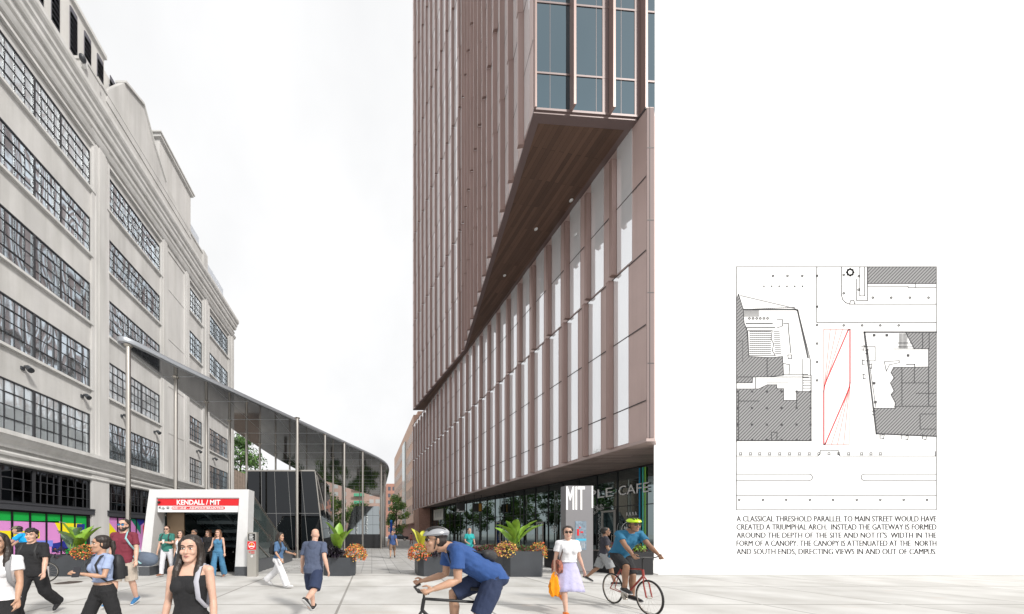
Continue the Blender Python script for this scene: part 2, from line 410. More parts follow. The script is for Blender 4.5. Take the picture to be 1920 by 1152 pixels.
# street level: dark glazing, beam, murals
for (a, b, mu) in BAYS[:2]:
    grid_window(a - .12, b + .02, mu, 2.95, 4.55, pane_dark, lb, 4, 3)
mb = MB()
for (a, b, mu) in BAYS[:2]:
    mb.box(FX - .3, FX + .06, a - .14, b + .1, 2.62, 2.95); mb.box(FX - .3, FX + .1, a - .14, b + .1, 2.88, 2.93)
mb.build('shopfront_beam', M('shop_beam', (.05, .052, .06), .5), lb)
mb = MB()
for (a, b, mu) in BAYS[:2]: mb.box(FX - .4, FX - .12, a - .1, b + .02, .0, 2.62)
mb.build('shopfront_back', black_metal, lb)
def flat_poly(pts, c, depth, name, parent):
    m_ = MB(); m_.slab([(FX - .115 + depth, y, h) for y, h in pts], (-.003, 0, 0)); return m_.build(name, c, parent)
mg = col('mural_green', (.0, .36, .05)); mp_ = col('mural_pink', (.67, .26, .6)); my = col('mural_yellow', (.86, .72, .01)); mbl = col('mural_blue', (.012, .02, .24)); mlb = col('mural_light_blue', (.18, .24, .75))
mr = col('mural_red', (.7, .03, .03)); mt = col('mural_teal', (.0, .2, .13))
MU1 = empty('mural', (FX, 15, 0), label='bright green, pink and yellow abstract mural panels under the dark shop windows', cat='mural', group='murals on the warehouse')
a0, b0 = 12.78, 17.05
flat_poly([(a0, .35), (b0, .35), (b0, 2.55), (a0, 2.55)], mg, .004, 'green_field', MU1)
flat_poly([(a0, .35), (15.9, .35), (15.5, 2.2), (15.9, 2.12), (a0, 2.12)], mp_, .009, 'pink_field', MU1)
flat_poly([(15.3, 2.12), (16.75, 2.12), (15.95, 1.2), (15.75, 1.2)], my, .014, 'yellow_wedge', MU1)
flat_poly([(a0, 1.35), (14.6, 1.35), (14.6, 1.7), (a0, 1.7)], my, .015, 'yellow_stripe', MU1)
arc = [(16.9 - 1.75 * (1 - math.cos(R(t))), 2.1 - 1.45 * math.sin(R(t))) for t in range(0, 91, 10)]
arc2 = [(16.9 - .45 - 1.3 * (1 - math.cos(R(t))), 2.1 - 1.0 * math.sin(R(t))) for t in range(90, -1, -10)]
flat_poly(arc + arc2, mbl, .019, 'blue_arc', MU1)
flat_poly([(14.2, .95), (15.2, .95), (15.2, 1.25), (14.2, 1.25)], mlb, .02, 'light_blue_block', MU1)
m_ = MB()
for k in range(7):
    y = a0 - .02 + (b0 - a0) * k / 6; m_.box(FX - .11, FX - .075, y - .035, y + .035, .3, 2.6)
m_.box(FX - .11, FX - .076, a0, b0, 2.53, 2.6); m_.build('panel_joint', black_metal, MU1)
MU2 = empty('mural', (FX, 20.6, 0), label='pink mural with yellow, teal and red shapes behind the station entrance', cat='mural', group='murals on the warehouse')
a1, b1 = 18.32, 22.85
flat_poly([(a1, .35), (b1, .35), (b1, 2.55), (a1, 2.55)], mp_, .004, 'pink_field', MU2)
flat_poly([(a1, .9), (19.5, 1.2), (a1, 2.4)], my, .009, 'yellow_wedge', MU2)
flat_poly([(20.1, 2.55), (21.0, 2.55), (21.0, 1.55)], mt, .01, 'teal_wedge', MU2)
flat_poly([(20.6, 2.55), (21.6, 2.55), (20.9, 2.1)], mbl, .014, 'blue_wedge', MU2)
flat_poly([(21.2, .6), (22.3, .6), (22.3, 2.2), (22.0, 2.5), (21.5, 2.5), (21.2, 2.1)], mr, .015, 'red_block', MU2)
flat_poly([(21.5, 1.1), (22.0, 1.1), (22.0, 2.0), (21.5, 2.0)], my, .02, 'yellow_block', MU2)
m_ = MB()
for k in range(7):
    y = a1 + (b1 - a1) * k / 6; m_.box(FX - .11, FX - .075, y - .035, y + .035, .3, 2.6)
m_.build('panel_joint', black_metal, MU2)
# wall lamps
WL = [(46, 692, 'first'), (157, 744, ''), (231, 781, ''), (292, 811, ''), (371, 847, ''), (401, 861, '')]
lab = ['small dark wall lamp above the green mural, under the second upper window row', 'small dark wall lamp beside the first pilaster of the warehouse', 'small dark wall lamp beside the nearest steel canopy post',
       'small dark wall lamp next to the blind bay on the warehouse', 'small dark wall lamp between the narrow stacked windows', 'small dark wall lamp above the farthest low windows']
for (px, py, _), lb_ in zip(WL, lab):
    Z = FX * F / (px - CX); h = HC + (CY - py) / F * Z
    wl = empty('wall_lamp', (FX - .1, Z, h), label=lb_, cat='lamp', group='lamps on the warehouse wall')
    m_ = MB(); m_.box(FX - .12, FX - .05, Z - .07, Z + .07, h - .05, h + .1); m_.tube([(FX - .06, Z, h + .05), (FX + .12, Z, h + .08)], .025); m_.build('bracket', charcoal, wl)
    m_ = MB(); m_.tube([(FX + .02, Z, h + .1), (FX + .14, Z, h + .07), (FX + .3, Z, h - .08)], [.06, .1, .13], 12); m_.build('lamp_shade', charcoal, wl)
cmz = 17.35
cme = empty('security_camera', (FX, 16.6, 27.0), label='white dome security camera on the parapet block', cat='camera')
m_ = MB(); m_.box(FX + .02, FX + .2, 16.55, 16.74, 26.75, 27.1); m_.build('mount', white_metal, cme)
m_ = MB(); m_.ell((FX + .2, 16.45, 26.9), (.16, .16, .16)); m_.build('dome', charcoal, cme, smooth=True)

# ---------------------------------------------------------------- brown tower on the right
tw = empty('office_tower', (15.6, 30, 0), label='tall mauve-brown metal tower with vertical fins overhanging the plaza', cat='building')
PS = -.1256
def podX(Z): return 15.57 + PS * (Z - 17.5)
H0, H1, HT = 6.96, 25.75, 126.
BEND = 41.0
pod_poly = [(15.57, 17.5), (15.985, 17.5), (20.4, 21.56), (42, 21.56), (42, 69), (podX(69), 69)]
TB, TE = (12.1, 40.4), (8.0, 60.)
tow_poly = [(9.24, 17.65), (16.5, 18.03), (20.4, 21.9), (42, 21.9), (42, 60), TE, TB]
m_ = MB(); m_.prism(pod_poly, H0, H1); m_.build('podium_wall', mauve, tw)
m_ = MB(); m_.prism([(9.24, 17.65), (16.5, 18.03), (20.4, 21.9), (42, 21.9), (42, 40.4), TB], H1 + .02, HT); m_.prism([TB, (42, 40.4), (42, 60), TE], H1 + .02, HT); m_.build('tower_wall', mauve, tw)
def inset(poly, d):
    n = len(poly); out = []
    ar = sum(poly[i][0] * poly[(i + 1) % n][1] - poly[(i + 1) % n][0] * poly[i][1] for i in range(n)); sg = 1 if ar > 0 else -1
    for i in range(n):
        p0, p1, p2 = Vector(poly[i - 1]), Vector(poly[i]), Vector(poly[(i + 1) % n])
        e1 = (p1 - p0).normalized(); e2 = (p2 - p1).normalized()
        n1 = Vector((-e1.y, e1.x)) * sg; n2 = Vector((-e2.y, e2.x)) * sg
        b = (n1 + n2).normalized(); out.append(tuple(p1 + b * (d / max(.3, b.dot(n1)))))
    return out
def wood_soffit(name, c, ang):
    m = bpy.data.materials.new(name); m.use_nodes = True; n = m.node_tree.nodes; l = m.node_tree.links; b = n['Principled BSDF']
    t = n.new('ShaderNodeTexCoord'); mp = n.new('ShaderNodeMapping'); mp.inputs['Rotation'].default_value = (0, 0, ang); l.new(t.outputs['Object'], mp.inputs['Vector'])
    br = n.new('ShaderNodeTexBrick'); br.inputs['Scale'].default_value = 1; br.inputs['Brick Width'].default_value = 3.2; br.inputs['Row Height'].default_value = .3
    br.inputs['Mortar Size'].default_value = .008; br.inputs['Color1'].default_value = (*[k * .75 for k in c], 1); br.inputs['Color2'].default_value = (*[k * 1.35 for k in c], 1)
    br.inputs['Mortar'].default_value = (*[k * .35 for k in c], 1); l.new(mp.outputs[0], br.inputs['Vector'])
    l.new(br.outputs['Color'], b.inputs['Base Color']); b.inputs['Roughness'].default_value = .55
    return m
sof = wood_soffit('dark_plank_soffit', (.10, .056, .038), R(82))
m_ = MB(); m_.prism([(9.24, 17.65), (15.6, 17.98), (podX(40.4), 40.4), TB], H1 - .12, H1 + .015); m_.prism([TB, (podX(40.4), 40.4), (podX(60), 60), TE], H1 - .12, H1 + .015); m_.build('soffit_trim', mauve_dark, tw)
m_ = MB(); zz_ = (H1 - .128, H1 - .121)
m_.prism([(9.75, 18.1), (15.05, 18.4), (podX(40.4) - .25, 40.4), (TB[0] + .3, 40.4)], *zz_); m_.prism([(TB[0] + .3, 40.4), (podX(40.4) - .25, 40.4), (podX(59.7) - .25, 59.7), (8.4, 59.7)], *zz_); m_.build('soffit', sof, tw)
for (px, py) in ((1071, 376), (946, 517), (1005, 430)):
    Z = (H1 - .14 - HC) * F / (CY - py); x = PXX(px, Z)
    m_ = MB(); m_.ell((x, Z, H1 - .14), (.13, .13, .06)); m_.build('ceiling_camera', white_metal, tw, smooth=True)
m_ = MB(); m_.prism([(15.57 - .06, 17.44), (15.985, 17.44), (20.35, 21.5), (23, 23), (22, 60), (podX(69.05) - .06, 69.05)], H0 - .16, H0 - .003); m_.build('podium_edge', M('podium_edge_metal', (.42, .33, .31), .5, .2), tw)
m_ = MB(); m_.prism(inset([(15.57, 17.5), (15.985, 17.5), (20.4, 21.56), (22, 23.5), (12.5, 61), (podX(68), 68)], .12), H0 - .168, H0 - .161); m_.build('arcade_soffit', wood_soffit('mauve_soffit', (.24, .18, .16), R(8)), tw)
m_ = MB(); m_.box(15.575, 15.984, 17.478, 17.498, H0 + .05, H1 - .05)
m_.build('corner_panel', M('corner_panel_shaded', (.22, .165, .16), .75), tw)  # darker than the cladding, to paint shade onto this front face
m_ = MB()
for h in (11.2, 15.2, 19.3, 23.4): m_.box(15.6, 15.98, 17.47, 17.478, h, h + .05)
m_.box(15.72, 15.75, 17.466, 17.478, H0, H1); m_.build('panel_joint', M('joint_dark', (.06, .05, .05), .6), tw)

def face_frame(p0, p1):
    """matrix: local x along the wall, y outward to the street, z up"""
    p0 = Vector((*p0, 0)); d = (Vector((*p1, 0)) - p0); L = d.length; d.normalize(); out = Vector((-d.y, d.x, 0))
    return Matrix(((d.x, out.x, 0, p0.x), (d.y, out.y, 0, p0.y), (0, 0, 1, 0), (0, 0, 0, 1))), L
n_fin = 0; n_win = 0
FIN_REST = {}; 
def add_fin(T, u, h0, h1, big=True, depth=.36, wd=.19):
    global n_fin
    if big and n_fin < 98:
        m_ = MB(T); m_.box(u - wd / 2, u + wd / 2, .0, depth, h0, h1); m_.box(u - wd / 2 - .012, u + wd / 2 + .012, .02, depth + .012, h0 - .004, h0 + .05)
        m_.box(u - wd / 2 - .012, u + wd / 2 + .012, .02, depth + .012, h1 - .05, h1 + .004)
        m_.build('fin', mauve_fin, tw); n_fin += 1
    else:
        FIN_REST.setdefault('m', []).append((T, u, h0, h1, depth, wd))
WIN_REST = []
def add_win(T, u0, u1, h0, h1, big=True):
    global n_win
    if big and n_win < 98:
        m_ = MB(T); m_.box(u0, u1, .004, .03, h0, h1); m_.build('window', tower_glass, tw); n_win += 1
    else: WIN_REST.append((T, u0, u1, h0, h1))
JOINTS = MB()
# podium face
Tp, Lp = face_frame((15.57, 17.5), (podX(69), 69))
MOD = 1.93
nm = int((Lp - 1.6) / MOD)
tiers = [(H0 + .03, 17.55), (17.75, H1 - .75)]
for i in range(nm + 1):
    u = 2.15 + i * MOD
    if u > Lp - .1: break
    for k, (a, b) in enumerate(tiers):
        du = -.22 if k == 1 else 0
        add_fin(Tp, u + du, a - .02 if k == 0 else a, b)
        add_win(Tp, u + du - 1.1, u + du - .12, a + .04, b + .1 if k == 0 else H1 - .12, i < 25)
JOINTS.T = Tp
for h in (9.1, 13.4, 17.62, 21.8): JOINTS.box(0, Lp, .03, .036, h, h + .07)
JOINTS.box(0, Lp, .0, .06, H1 - .1, H1 + .0)
# tower faces
T1, L1 = face_frame((9.24, 17.65), TB)
T2, L2 = face_frame(TB, TE)
for fi, (T, L) in enumerate(((T1, L1), (T2, L2))):
    JOINTS.T = T
    h = H1 + 8.2; k = 0
    levels = [H1 - .15]
    while h < HT: levels.append(h); h += 8.2
    levels.append(HT)
    for k, (a, b) in enumerate(zip(levels, levels[1:])):
        off = .12 if k % 2 else 0.
        u = 1.5 + off if fi == 0 else .9 + off
        while u < L - .05:
            add_fin(T, u, a + .02, b - .12, k < 2 and fi == 0)
            add_win(T, u - .95, u - .12, a + .1 if k else H1 + .12, b - .02, k < 1 and fi == 0)
            u += MOD * (.5 if fi == 0 and False else 1)
        JOINTS.box(0, L, .03, .04, b - .2, b - .12)
        JOINTS.box(0, L, .03, .036, (a + b) / 2, (a + b) / 2 + .06)
JOINTS.build('floor_joint', M('joint_dark', (.06, .05, .05), .6), tw)
m_ = MB()
for (T, u, a, b, d, wd) in FIN_REST['m']:
    m_.T = T; m_.box(u - wd / 2, u + wd / 2, 0, d, a, b)
tag(m_.build('fin', mauve_fin, tw), kind='stuff')
m_ = MB()
for (T, a, b, c, d) in WIN_REST: m_.T = T; m_.box(a, b, .004, .03, c, d)
tag(m_.build('window', tower_glass, tw), kind='stuff')
# glazed front of the tower
Tf, Lf = face_frame((9.24, 17.65), (16.5, 18.03)); Tf = Tf @ Matrix.Scale(-1, 4, (0, 1, 0))
m_ = MB(Tf); m_.box(.1, Lf, .004, .03, H1 + .12, HT); m_.build('front_glazing', front_glass, tw)
fu = [(.02, .1, .12)] + [((px - 997) / F * 17.9 + .0, .14, .34) for px in (1066, 1141, 1203)]
for u, wd, d in fu:
    m_ = MB(Tf); m_.box(u, u + wd, .03, .03 + d, H1 + .05, 60); m_.build('mullion', mauve_fin, tw)
m_ = MB(Tf)
for px in (1132, 1195): u = (px - 997) / F * 17.9 - .1; m_.box(u, u + .34, .03, .05, H1 + .1, 60)
m_.build('mullion_panel', mauve_dark, tw)
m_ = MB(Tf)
for h in (27.85, 31.9, 35.9, 40): m_.box(.1, Lf, .03, .055, h, h + .1)
m_.box(0, Lf, .0, .07, H1 - .0, H1 + .12)
for u in (.95, 2.25, 3.7, 5.2): m_.box(u, u + .02, .03, .038, H1 + .12, 60)  # thin dark uprights drawn for lines reflected in the glazing
m_.build('transom_and_reflection', mauve_dark, tw)

# street-level glazing set back under the podium
G0, G1 = (20.8, 22.9), (11.6, 61.5)
Tg, Lg = face_frame(G0, G1)
GH = 6.78
m_ = MB(Tg); m_.box(-.9, Lg, -.25, 0, 0, GH); m_.build('shopfront_glass', shop_glass, tw)
m_ = MB(); m_.prism([(20.95, 23.2), (41.5, 23.2), (41.5, 68), (12, 68), (12, 61.7)], 0, H0 - .2); m_.build('ground_floor_core', M('core_dark', (.05, .05, .05), .8), tw)
m_ = MB(); m_.box(podX(68) + .2, 12, 61.6, 68, 0, H0 - .2); m_.build('ground_floor_brick_wall', M('far_wall', (.3, .17, .13), .8, var=.2, scale=6), tw)
m_ = MB(Tg)
u = 2.55 - 1.8 * 2
while u < Lg:
    m_.box(u - .03, u + .03, .0, .08, 0, GH); u += 1.8
m_.box(-.9, Lg, 0, .06, 3.78, 3.84); m_.box(-.9, Lg, 0, .07, 0, .12); m_.box(-.9, Lg, 0, .07, GH - .12, GH - .01)
m_.build('shopfront_frame', M('shop_frame', (.02, .021, .023), .4), tw)

# ---------------------------------------------------------------- signs on the shop glazing
WHITE = M('sign_white', (.85, .85, .85), .5); RED = M('sign_red', (.62, .01, .015), .45); BLK = M('sign_black', (.012, .012, .012), .5)
def gpos(px, h=None, py=None):
    """point of the shop glazing seen at picture column px"""
    k = (px - CX) / F; d = Vector(G1) - Vector(G0)
    t = (k * G0[1] - G0[0]) / (d.x - k * d.y); p = Vector(G0) + d * t
    if h is None: h = HC + (CY - py) / F * p.y
    return Vector((p.x, p.y, h)), t * d.length
No = Vector((Tg[0][1], Tg[1][1], 0)); Nu = -Vector((Tg[0][0], Tg[1][0], 0))   # outward; reading direction
def glass_text(mb, body, px0, px1, h0, h1, depth=.09, bold=0.):
    a, ua = gpos(px0, h0); b, ub = gpos(px1, h0)
    for k, dd in ((0, depth), ):
        put_text(mb, body, a, b - a, Vector((0, 0, h1 - h0)), No, dd, bold)
cafe = empty('cafe_sign', gpos(1150, 4.9)[0], label='white dimensional cafe lettering across the dark shop glazing', cat='sign')
mb = MB()
a, _ = gpos(1155, 4.6)
glass_text(mb, 'RIPPLE', 1071, 1151, 4.70, 5.45, .14, .0); glass_text(mb, 'CAFE', 1162, 1219, 4.70, 5.45, .14, .0)
mb.build('lettering', WHITE, cafe)
mb = MB(Tg)
ua = gpos(1071, 5)[1]; ub = gpos(1219, 5)[1]
for h in (4.85, 5.28): mb.box(min(ua, ub), max(ua, ub), .1, .115, h, h + .03)
mb.build('rail', black_metal, cafe)
def ring_on_glass(mb, px, h, r, t, depth=.085, sx=1.0, n=36):
    c, _ = gpos(px, h)
    for k in range(n):
        p = []
        for (rr, kk) in ((r, k), (r + t, k), (r + t, k + 1), (r, k + 1)):
            a_ = 2 * math.pi * kk / n; p.append(c + Nu * (rr * sx * math.cos(a_)) + Vector((0, 0, rr * math.sin(a_))) + No * depth)
        mb.poly(p)
for px, h, r, lbl in ((1180, 2.0, .5, 'large round white cafe logo with a crown on the glazing'), (1040, 2.05, .33, 'smaller round white cafe logo on the glazing before the grey pylon')):
    lg = empty('window_decal', gpos(px, h)[0], label=lbl, cat='decal', group='round decals on the shop glazing')
    mb = MB(); ring_on_glass(mb, px, h, r, .035)
    c, _ = gpos(px, h)
    put_text(mb, 'RIPPLE', c - Nu * r * .68 + Vector((0, 0, -.12 * r)), Nu * r * 1.36, Vector((0, 0, r * .42)), No, .085, .02)
    put_text(mb, 'CAFE', c - Nu * r * .3 + Vector((0, 0, -.55 * r)), Nu * r * .6, Vector((0, 0, r * .24)), No, .085, .02)
    for s in (-1, 1):
        for k in range(20):
            a0_, a1_ = 2 * math.pi * k / 20, 2 * math.pi * (k + 1) / 20
            q = lambda a_, rr: c + Nu * (s * r * .17 + rr * math.cos(a_)) + Vector((0, 0, r * .55 + rr * math.sin(a_))) + No * .085
            mb.poly([q(a0_, r * .12), q(a0_, r * .18), q(a1_, r * .18), q(a1_, r * .12)])
    if r > .4:
        for k in (-1, 0, 1, 2):
            b_ = c + Nu * (.22 * k + .1) + Vector((0, 0, 1.0)) + No * .085
            for a_, e_ in ((-.07, .0), (.07, .0)):
                mb.poly([b_ + Nu * a_, b_ + Nu * (a_ + .03), b_ + Nu * .015 + Vector((0, 0, .3)), b_ + Nu * -.015 + Vector((0, 0, .3))])
        for s in (-1, 1):
            for hh in (-1.0, -1.35):
                q = [c + Nu * (s * .2 + .17 * math.cos(t)) + Vector((0, 0, hh + .12 * math.sin(t))) + No * .085 for t in [2 * math.pi * k / 16 for k in range(16)]]
                mb.poly(q)
        for k in range(60):
            t0, t1 = R(150 + 260 * k / 60), R(150 + 260 * (k + 1) / 60)
            q = lambda t, rr: c + Nu * (rr * math.cos(t)) + Vector((0, 0, rr * 1.25 * math.sin(t) - .1)) + No * .084
            mb.poly([q(t0, .88), q(t0, .9), q(t1, .9), q(t1, .88)])
    mb.build('emblem', WHITE, lg)
# thin white tree drawing on the glass
td = empty('window_decal', gpos(1127, 2)[0], label='tall thin white tree drawing on the cafe glazing by the door', cat='decal', group='tall decals on the shop glazing')
mb = MB(); rr = random.Random(3)
c, _ = gpos(1125, 0)
for k in range(90):
    h = .4 + k * .032; x = rr.uniform(-.1, .1); mb.poly([c + Nu * (x + a_) + Vector((0, 0, h + b_)) + No * .085 for a_, b_ in ((-.03, 0), (.03, 0), (.03, .03), (-.03, .03))])
for k in range(26):
    a_ = R(rr.uniform(-30, 210)); L = rr.uniform(.25, .75); d = Nu * math.cos(a_) + Vector((0, 0, math.sin(a_))); n_ = Nu * -math.sin(a_) + Vector((0, 0, math.cos(a_)))
    b_ = c + Vector((0, 0, 3.55)) + No * .086
    mb.poly([b_ + d * .1 + n_ * .008, b_ + d * .1 - n_ * .008, b_ + d * L - n_ * .008, b_ + d * L + n_ * .008])
    mb.poly([b_ + d * L + (d * math.cos(t) + n_ * math.sin(t)) * .05 for t in (0, 1.2, 2.4, 3.6, 4.8)])
mb.build('tree_drawing', M('decal_grey', (.5, .5, .5), .6), td)
# coloured vertical strips
for px, cc, nm_ in ((1201, (.0, .25, .5), 'blue'), (1207, (.05, .55, .45), 'turquoise'), (1211.5, (.25, .65, .08), 'green')):
    o_, u_ = gpos(px, 2); mb = MB(Tg); mb.box(u_ - .05, u_ + .05, .085, .1, .5, GH - .15)
    tag(mb.build('colour_strip', M('strip_' + nm_, cc, .3)), 'narrow %s vertical strip on the cafe glazing' % nm_, 'strip', 'coloured strips on the glazing')
# doors
for px, ht, lbl in ((1143, 3.55, 'grey framed glass door of the cafe beside the tree drawing'), (1014, 2.9, 'narrow grey framed glass door near the smaller round logo'), (936, 3.2, 'distant grey framed glass door in the long shop front')):
    o_, u_ = gpos(px, 0); dr = empty('glass_door', o_, label=lbl, cat='door', group='doors of the shop front')
    wd = .62 if px > 1100 else .5
    mb = MB(Tg); mb.box(u_ - wd, u_ - wd + .16, .085, .16, .0, ht); mb.box(u_ + wd - .16, u_ + wd, .085, .16, 0, ht); mb.box(u_ - wd + .16, u_ + wd - .16, .085, .158, ht - .16, ht); mb.box(u_ - wd + .16, u_ + wd - .16, .085, .158, 0, .2)
    mb.build('door_frame', M('door_grey', (.3, .29, .27), .5), dr)
    mb = MB(Tg); mb.box(u_ - wd + .16, u_ + wd - .16, .09, .1, .2, ht - .16); mb.build('door_pane', shop_glass, dr)
    mb = MB(Tg); mb.tube([(u_ - wd + .3, .18, .8), (u_ - wd + .3, .18, 1.5)], .02, 8); mb.box(u_ - wd + .28, u_ - wd + .32, .1, .18, .85, .9); mb.box(u_ - wd + .28, u_ - wd + .32, .1, .18, 1.4, 1.45); mb.build('handle', steel, dr)
# hanging blade signs
def blade(px0, px1, py0, py1, Z, lbl, extra):
    x0, x1 = PXX(px0, Z), PXX(px1, Z); h1 = HC + (CY - py0) / F * Z; h0 = HC + (CY - py1) / F * Z
    s = empty('hanging_sign', ((x0 + x1) / 2, Z, h0), label=lbl, cat='sign', group='signs hanging under the arcade')
    mb = MB(); mb.box(x0, x1, Z, Z + .12, h0, h1); mb.build('board', BLK, s)
    mb = MB()
    for x in (x0 + .1, x1 - .1): mb.box(x - .03, x + .03, Z + .03, Z + .09, h1, H0 - .17)
    mb.box(x0 + .13, x1 - .13, Z + .04, Z + .08, h1 + .35, h1 + .41)
    mb.build('hanger', black_metal, s)
    extra(s, x0, x1, h0, h1, Z)
def museum(s, x0, x1, h0, h1, Z):
    mb = MB(); put_text(mb, 'Museum', (x0 + .05, Z, h0 + .03), (x1 - x0 - .15, 0, 0), (0, 0, (h1 - h0) * .2), (0, -1, 0), .006, .03)
    put_text(mb, 'The', (x0 + .05, Z, h0 + (h1 - h0) * .27), ((x1 - x0) * .25, 0, 0), (0, 0, (h1 - h0) * .1), (0, -1, 0), .006, .02); mb.build('lettering', WHITE, s)
def amber(s, x0, x1, h0, h1, Z):
    mb = MB(); mb.box(x0 + (x1 - x0) * .62, x0 + (x1 - x0) * .9, Z - .006, Z - .002, h0 + .1, h1 - .04); mb.build('amber_panel', M('amber', (.6, .3, .02), .5), s)
    mb = MB()
    for k in range(6): mb.box(x0 + (x1 - x0) * .66, x0 + (x1 - x0) * .84, Z - .012, Z - .007, h0 + .2 + k * .16, h0 + .27 + k * .16)
    mb.build('lettering', BLK, s)
blade(856, 872, 944, 961, 43, 'square black hanging sign with small white lettering', museum)
blade(888, 904, 944, 960, 41, 'square black hanging sign with an amber stripe', amber)
# pale canvas notice on the far glazing
o_, u_ = gpos(823, 3); mb = MB(Tg); mb.box(u_ - 2.0, u_ + 2.0, .09, .14, 4.2, 6.2)
nb = empty('notice_board', o_, label='pale rectangular notice panel high on the far shop front', cat='sign'); mb.build('board', M('pale_panel', (.55, .54, .5), .6), nb)
mb = MB(Tg)
for k in range(4): mb.box(u_ - 1.2 + k * .7, u_ - .8 + k * .7, .141, .145, 4.7, 5.7)
mb.build('faint_lettering', M('pale_letters', (.4, .4, .38), .6), nb)

# ---------------------------------------------------------------- grey pylon with white letters
Z = 11.9; x0, x1 = PXX(1061, Z), PXX(1112, Z); ht = 3.42
py_ = empty('campus_pylon', ((x0 + x1) / 2, Z, 0), label='tall grey information pylon with big white letters at its top', cat='sign')
mb = MB(); mb.box(x0, x1, Z, Z + .32, .12, ht); mb.box(x0 + .06, x1 - .06, Z + .04, Z + .28, 0, .12); mb.build('pylon_body', M('pylon_grey', (.21, .205, .215), .45, .2), py_)
mb = MB(); [put_text(mb, 'MIT', (x0 + .005 + d_, Z, ht - .93), (.70, 0, 0), (0, 0, .9), (0, -1, 0), .008 + d_ * .05, 0.) for d_ in (0, .012, .024)]; mb.box(x1 - .06, x1 - .003, Z - .008, Z - .001, ht - .86, ht - .01); mb.build('lettering', WHITE, py_)
mb = MB(); mb.box(x0 + .36, x0 + .78, Z - .012, Z - .001, .95, 2.05); mb.build('map_panel', M('map_blue_grey', (.18, .24, .3), .4, var=.35, scale=12), py_)
mb = MB(); mb.box(x0 + .42, x0 + .5, Z - .02, Z - .013, 1.5, 1.75); mb.box(x0 + .55, x0 + .66, Z - .02, Z - .013, 1.6, 1.66); mb.box(x0 + .5, x0 + .56, Z - .02, Z - .013, 1.78, 1.84); mb.build('map_marks', RED, py_)
mb = MB(); mb.box(x0 + .365, x0 + .775, Z - .018, Z - .013, 1.3, 1.38); mb.build('map_water', M('map_cyan', (.05, .4, .6), .4), py_)
mb = MB()
for k in range(4):
    for j in range(5): mb.box(x0 + .4 + k * .09, x0 + .45 + k * .09, Z - .02, Z - .013, 1.02 + j * .045, 1.04 + j * .045)
mb.build('map_text', M('map_text_grey', (.5, .5, .5), .6), py_)

# ---------------------------------------------------------------- canopy
CH = 9.0
out = [(-9.9, 11.9), (-9.5, 11.95), (-9.1, 12.7), (-8.5, 14.0), (-7.0, 16.8), (-4.75, 20.8), (-2.9, 24.1), (-1.2, 27.2), (.1, 29.5), (1.0, 31.3), (1.65, 33.2), (2.0, 35.2), (2.12, 37.5), (2.15, 45), (2.15, 60), (2.0, 62), (1.5, 62.3), (.9, 61.5), (-2.5, 53.5), (-5.6, 46), (-7.6, 40.5), (-8.6, 36.5), (-9.3, 32), (-9.75, 27), (-10.0, 22), (-10.05, 16), (-10.05, 12.3)]
def smooth_poly(p, n=2):
    for _ in range(n):
        q = []
        for a, b in zip(p, p[1:] + p[:1]): q += [(a[0] * .75 + b[0] * .25, a[1] * .75 + b[1] * .25), (a[0] * .25 + b[0] * .75, a[1] * .25 + b[1] * .75)]
        p = q
    return p
out = smooth_poly(out, 2)
cn = empty('canopy', (-4, 35, 0), label='long curved steel canopy on slender posts over the plaza', cat='canopy')
def offs(poly, d):
    n = len(poly); r = []
    for i in range(n):
        a = Vector(poly[i - 1]); b = Vector(poly[(i + 1) % n]); t = (b - a).normalized(); r.append((poly[i][0] - t.y * d, poly[i][1] + t.x * d))
    return r
area = sum(out[i][0] * out[(i + 1) % len(out)][1] - out[(i + 1) % len(out)][0] * out[i][1] for i in range(len(out)))
if area < 0: out = out[::-1]
rg = lambda d, h: [(x, y, h) for x, y in offs(out, d)]
mb = MB(); mb.loft([rg(.12, CH), rg(.03, CH + .04), rg(0, CH + .13), rg(.03, CH + .22), rg(.2, CH + .3), rg(.5, CH + .34)], c0=False, c1=True); mb.build('canopy_edge', canopy_edge, cn, smooth=True)
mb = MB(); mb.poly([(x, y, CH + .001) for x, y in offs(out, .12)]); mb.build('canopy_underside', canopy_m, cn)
def xr(y):
    xs = []
    for (ax, ay), (bx, by) in zip(out, out[1:] + out[:1]):
        if (ay - y) * (by - y) < 0: xs.append(ax + (bx - ax) * (y - ay) / (by - ay))
    return (min(xs), max(xs)) if xs else None
mb = MB(); y = 14.6
while y < 61:
    a, b = xr(y); mb.box(a + .2, b - .2, y - .012, y + .012, CH - .012, CH); y += 2.72
for x in (-8, -6, -4, -2, 0):
    ys = [12 + k * .2 for k in range(260)]; ok = [q for q in ys if xr(q) and xr(q)[0] + .25 < x < xr(q)[1] - .25]
    if ok: mb.box(x - .006, x + .006, min(ok), max(ok), CH - .008, CH)
mb.build('soffit_joint', M('joint_light', (.6, .62, .65), .3, .8), cn)
POSTS = [(-9.62, 12.2), (-9.3, 14.65), (-9.32, 17.4), (-9.3, 20.2), (-9.28, 22.9), (-9.2, 25.4), (-8.9, 28.6), (-8.5, 32), (-7.7, 36.5), (-6.3, 41), (-4.4, 46), (-2.0, 51.5),
         (-4.78, 19.8), (-3.5, 23.1), (-3.75, 30), (-2.25, 25.2), (-.82, 27.9), (1.0, 33), (1.6, 37.6), (1.7, 42.5), (1.7, 47.5), (1.7, 53), (1.6, 58)]
for k, (x, y) in enumerate(POSTS):
    r = .085 if k not in (12, 15, 17) else .105
    mb = MB(); mb.tube([(x, y, 0), (x, y, CH)], r, 16); mb.tube([(x, y, 0), (x, y, .03)], r * 1.5, 16); mb.tube([(x, y, CH - .06), (x, y, CH)], [r * 1.2, r * 1.8], 16)
    mb.build('post', steel, cn, smooth=True)
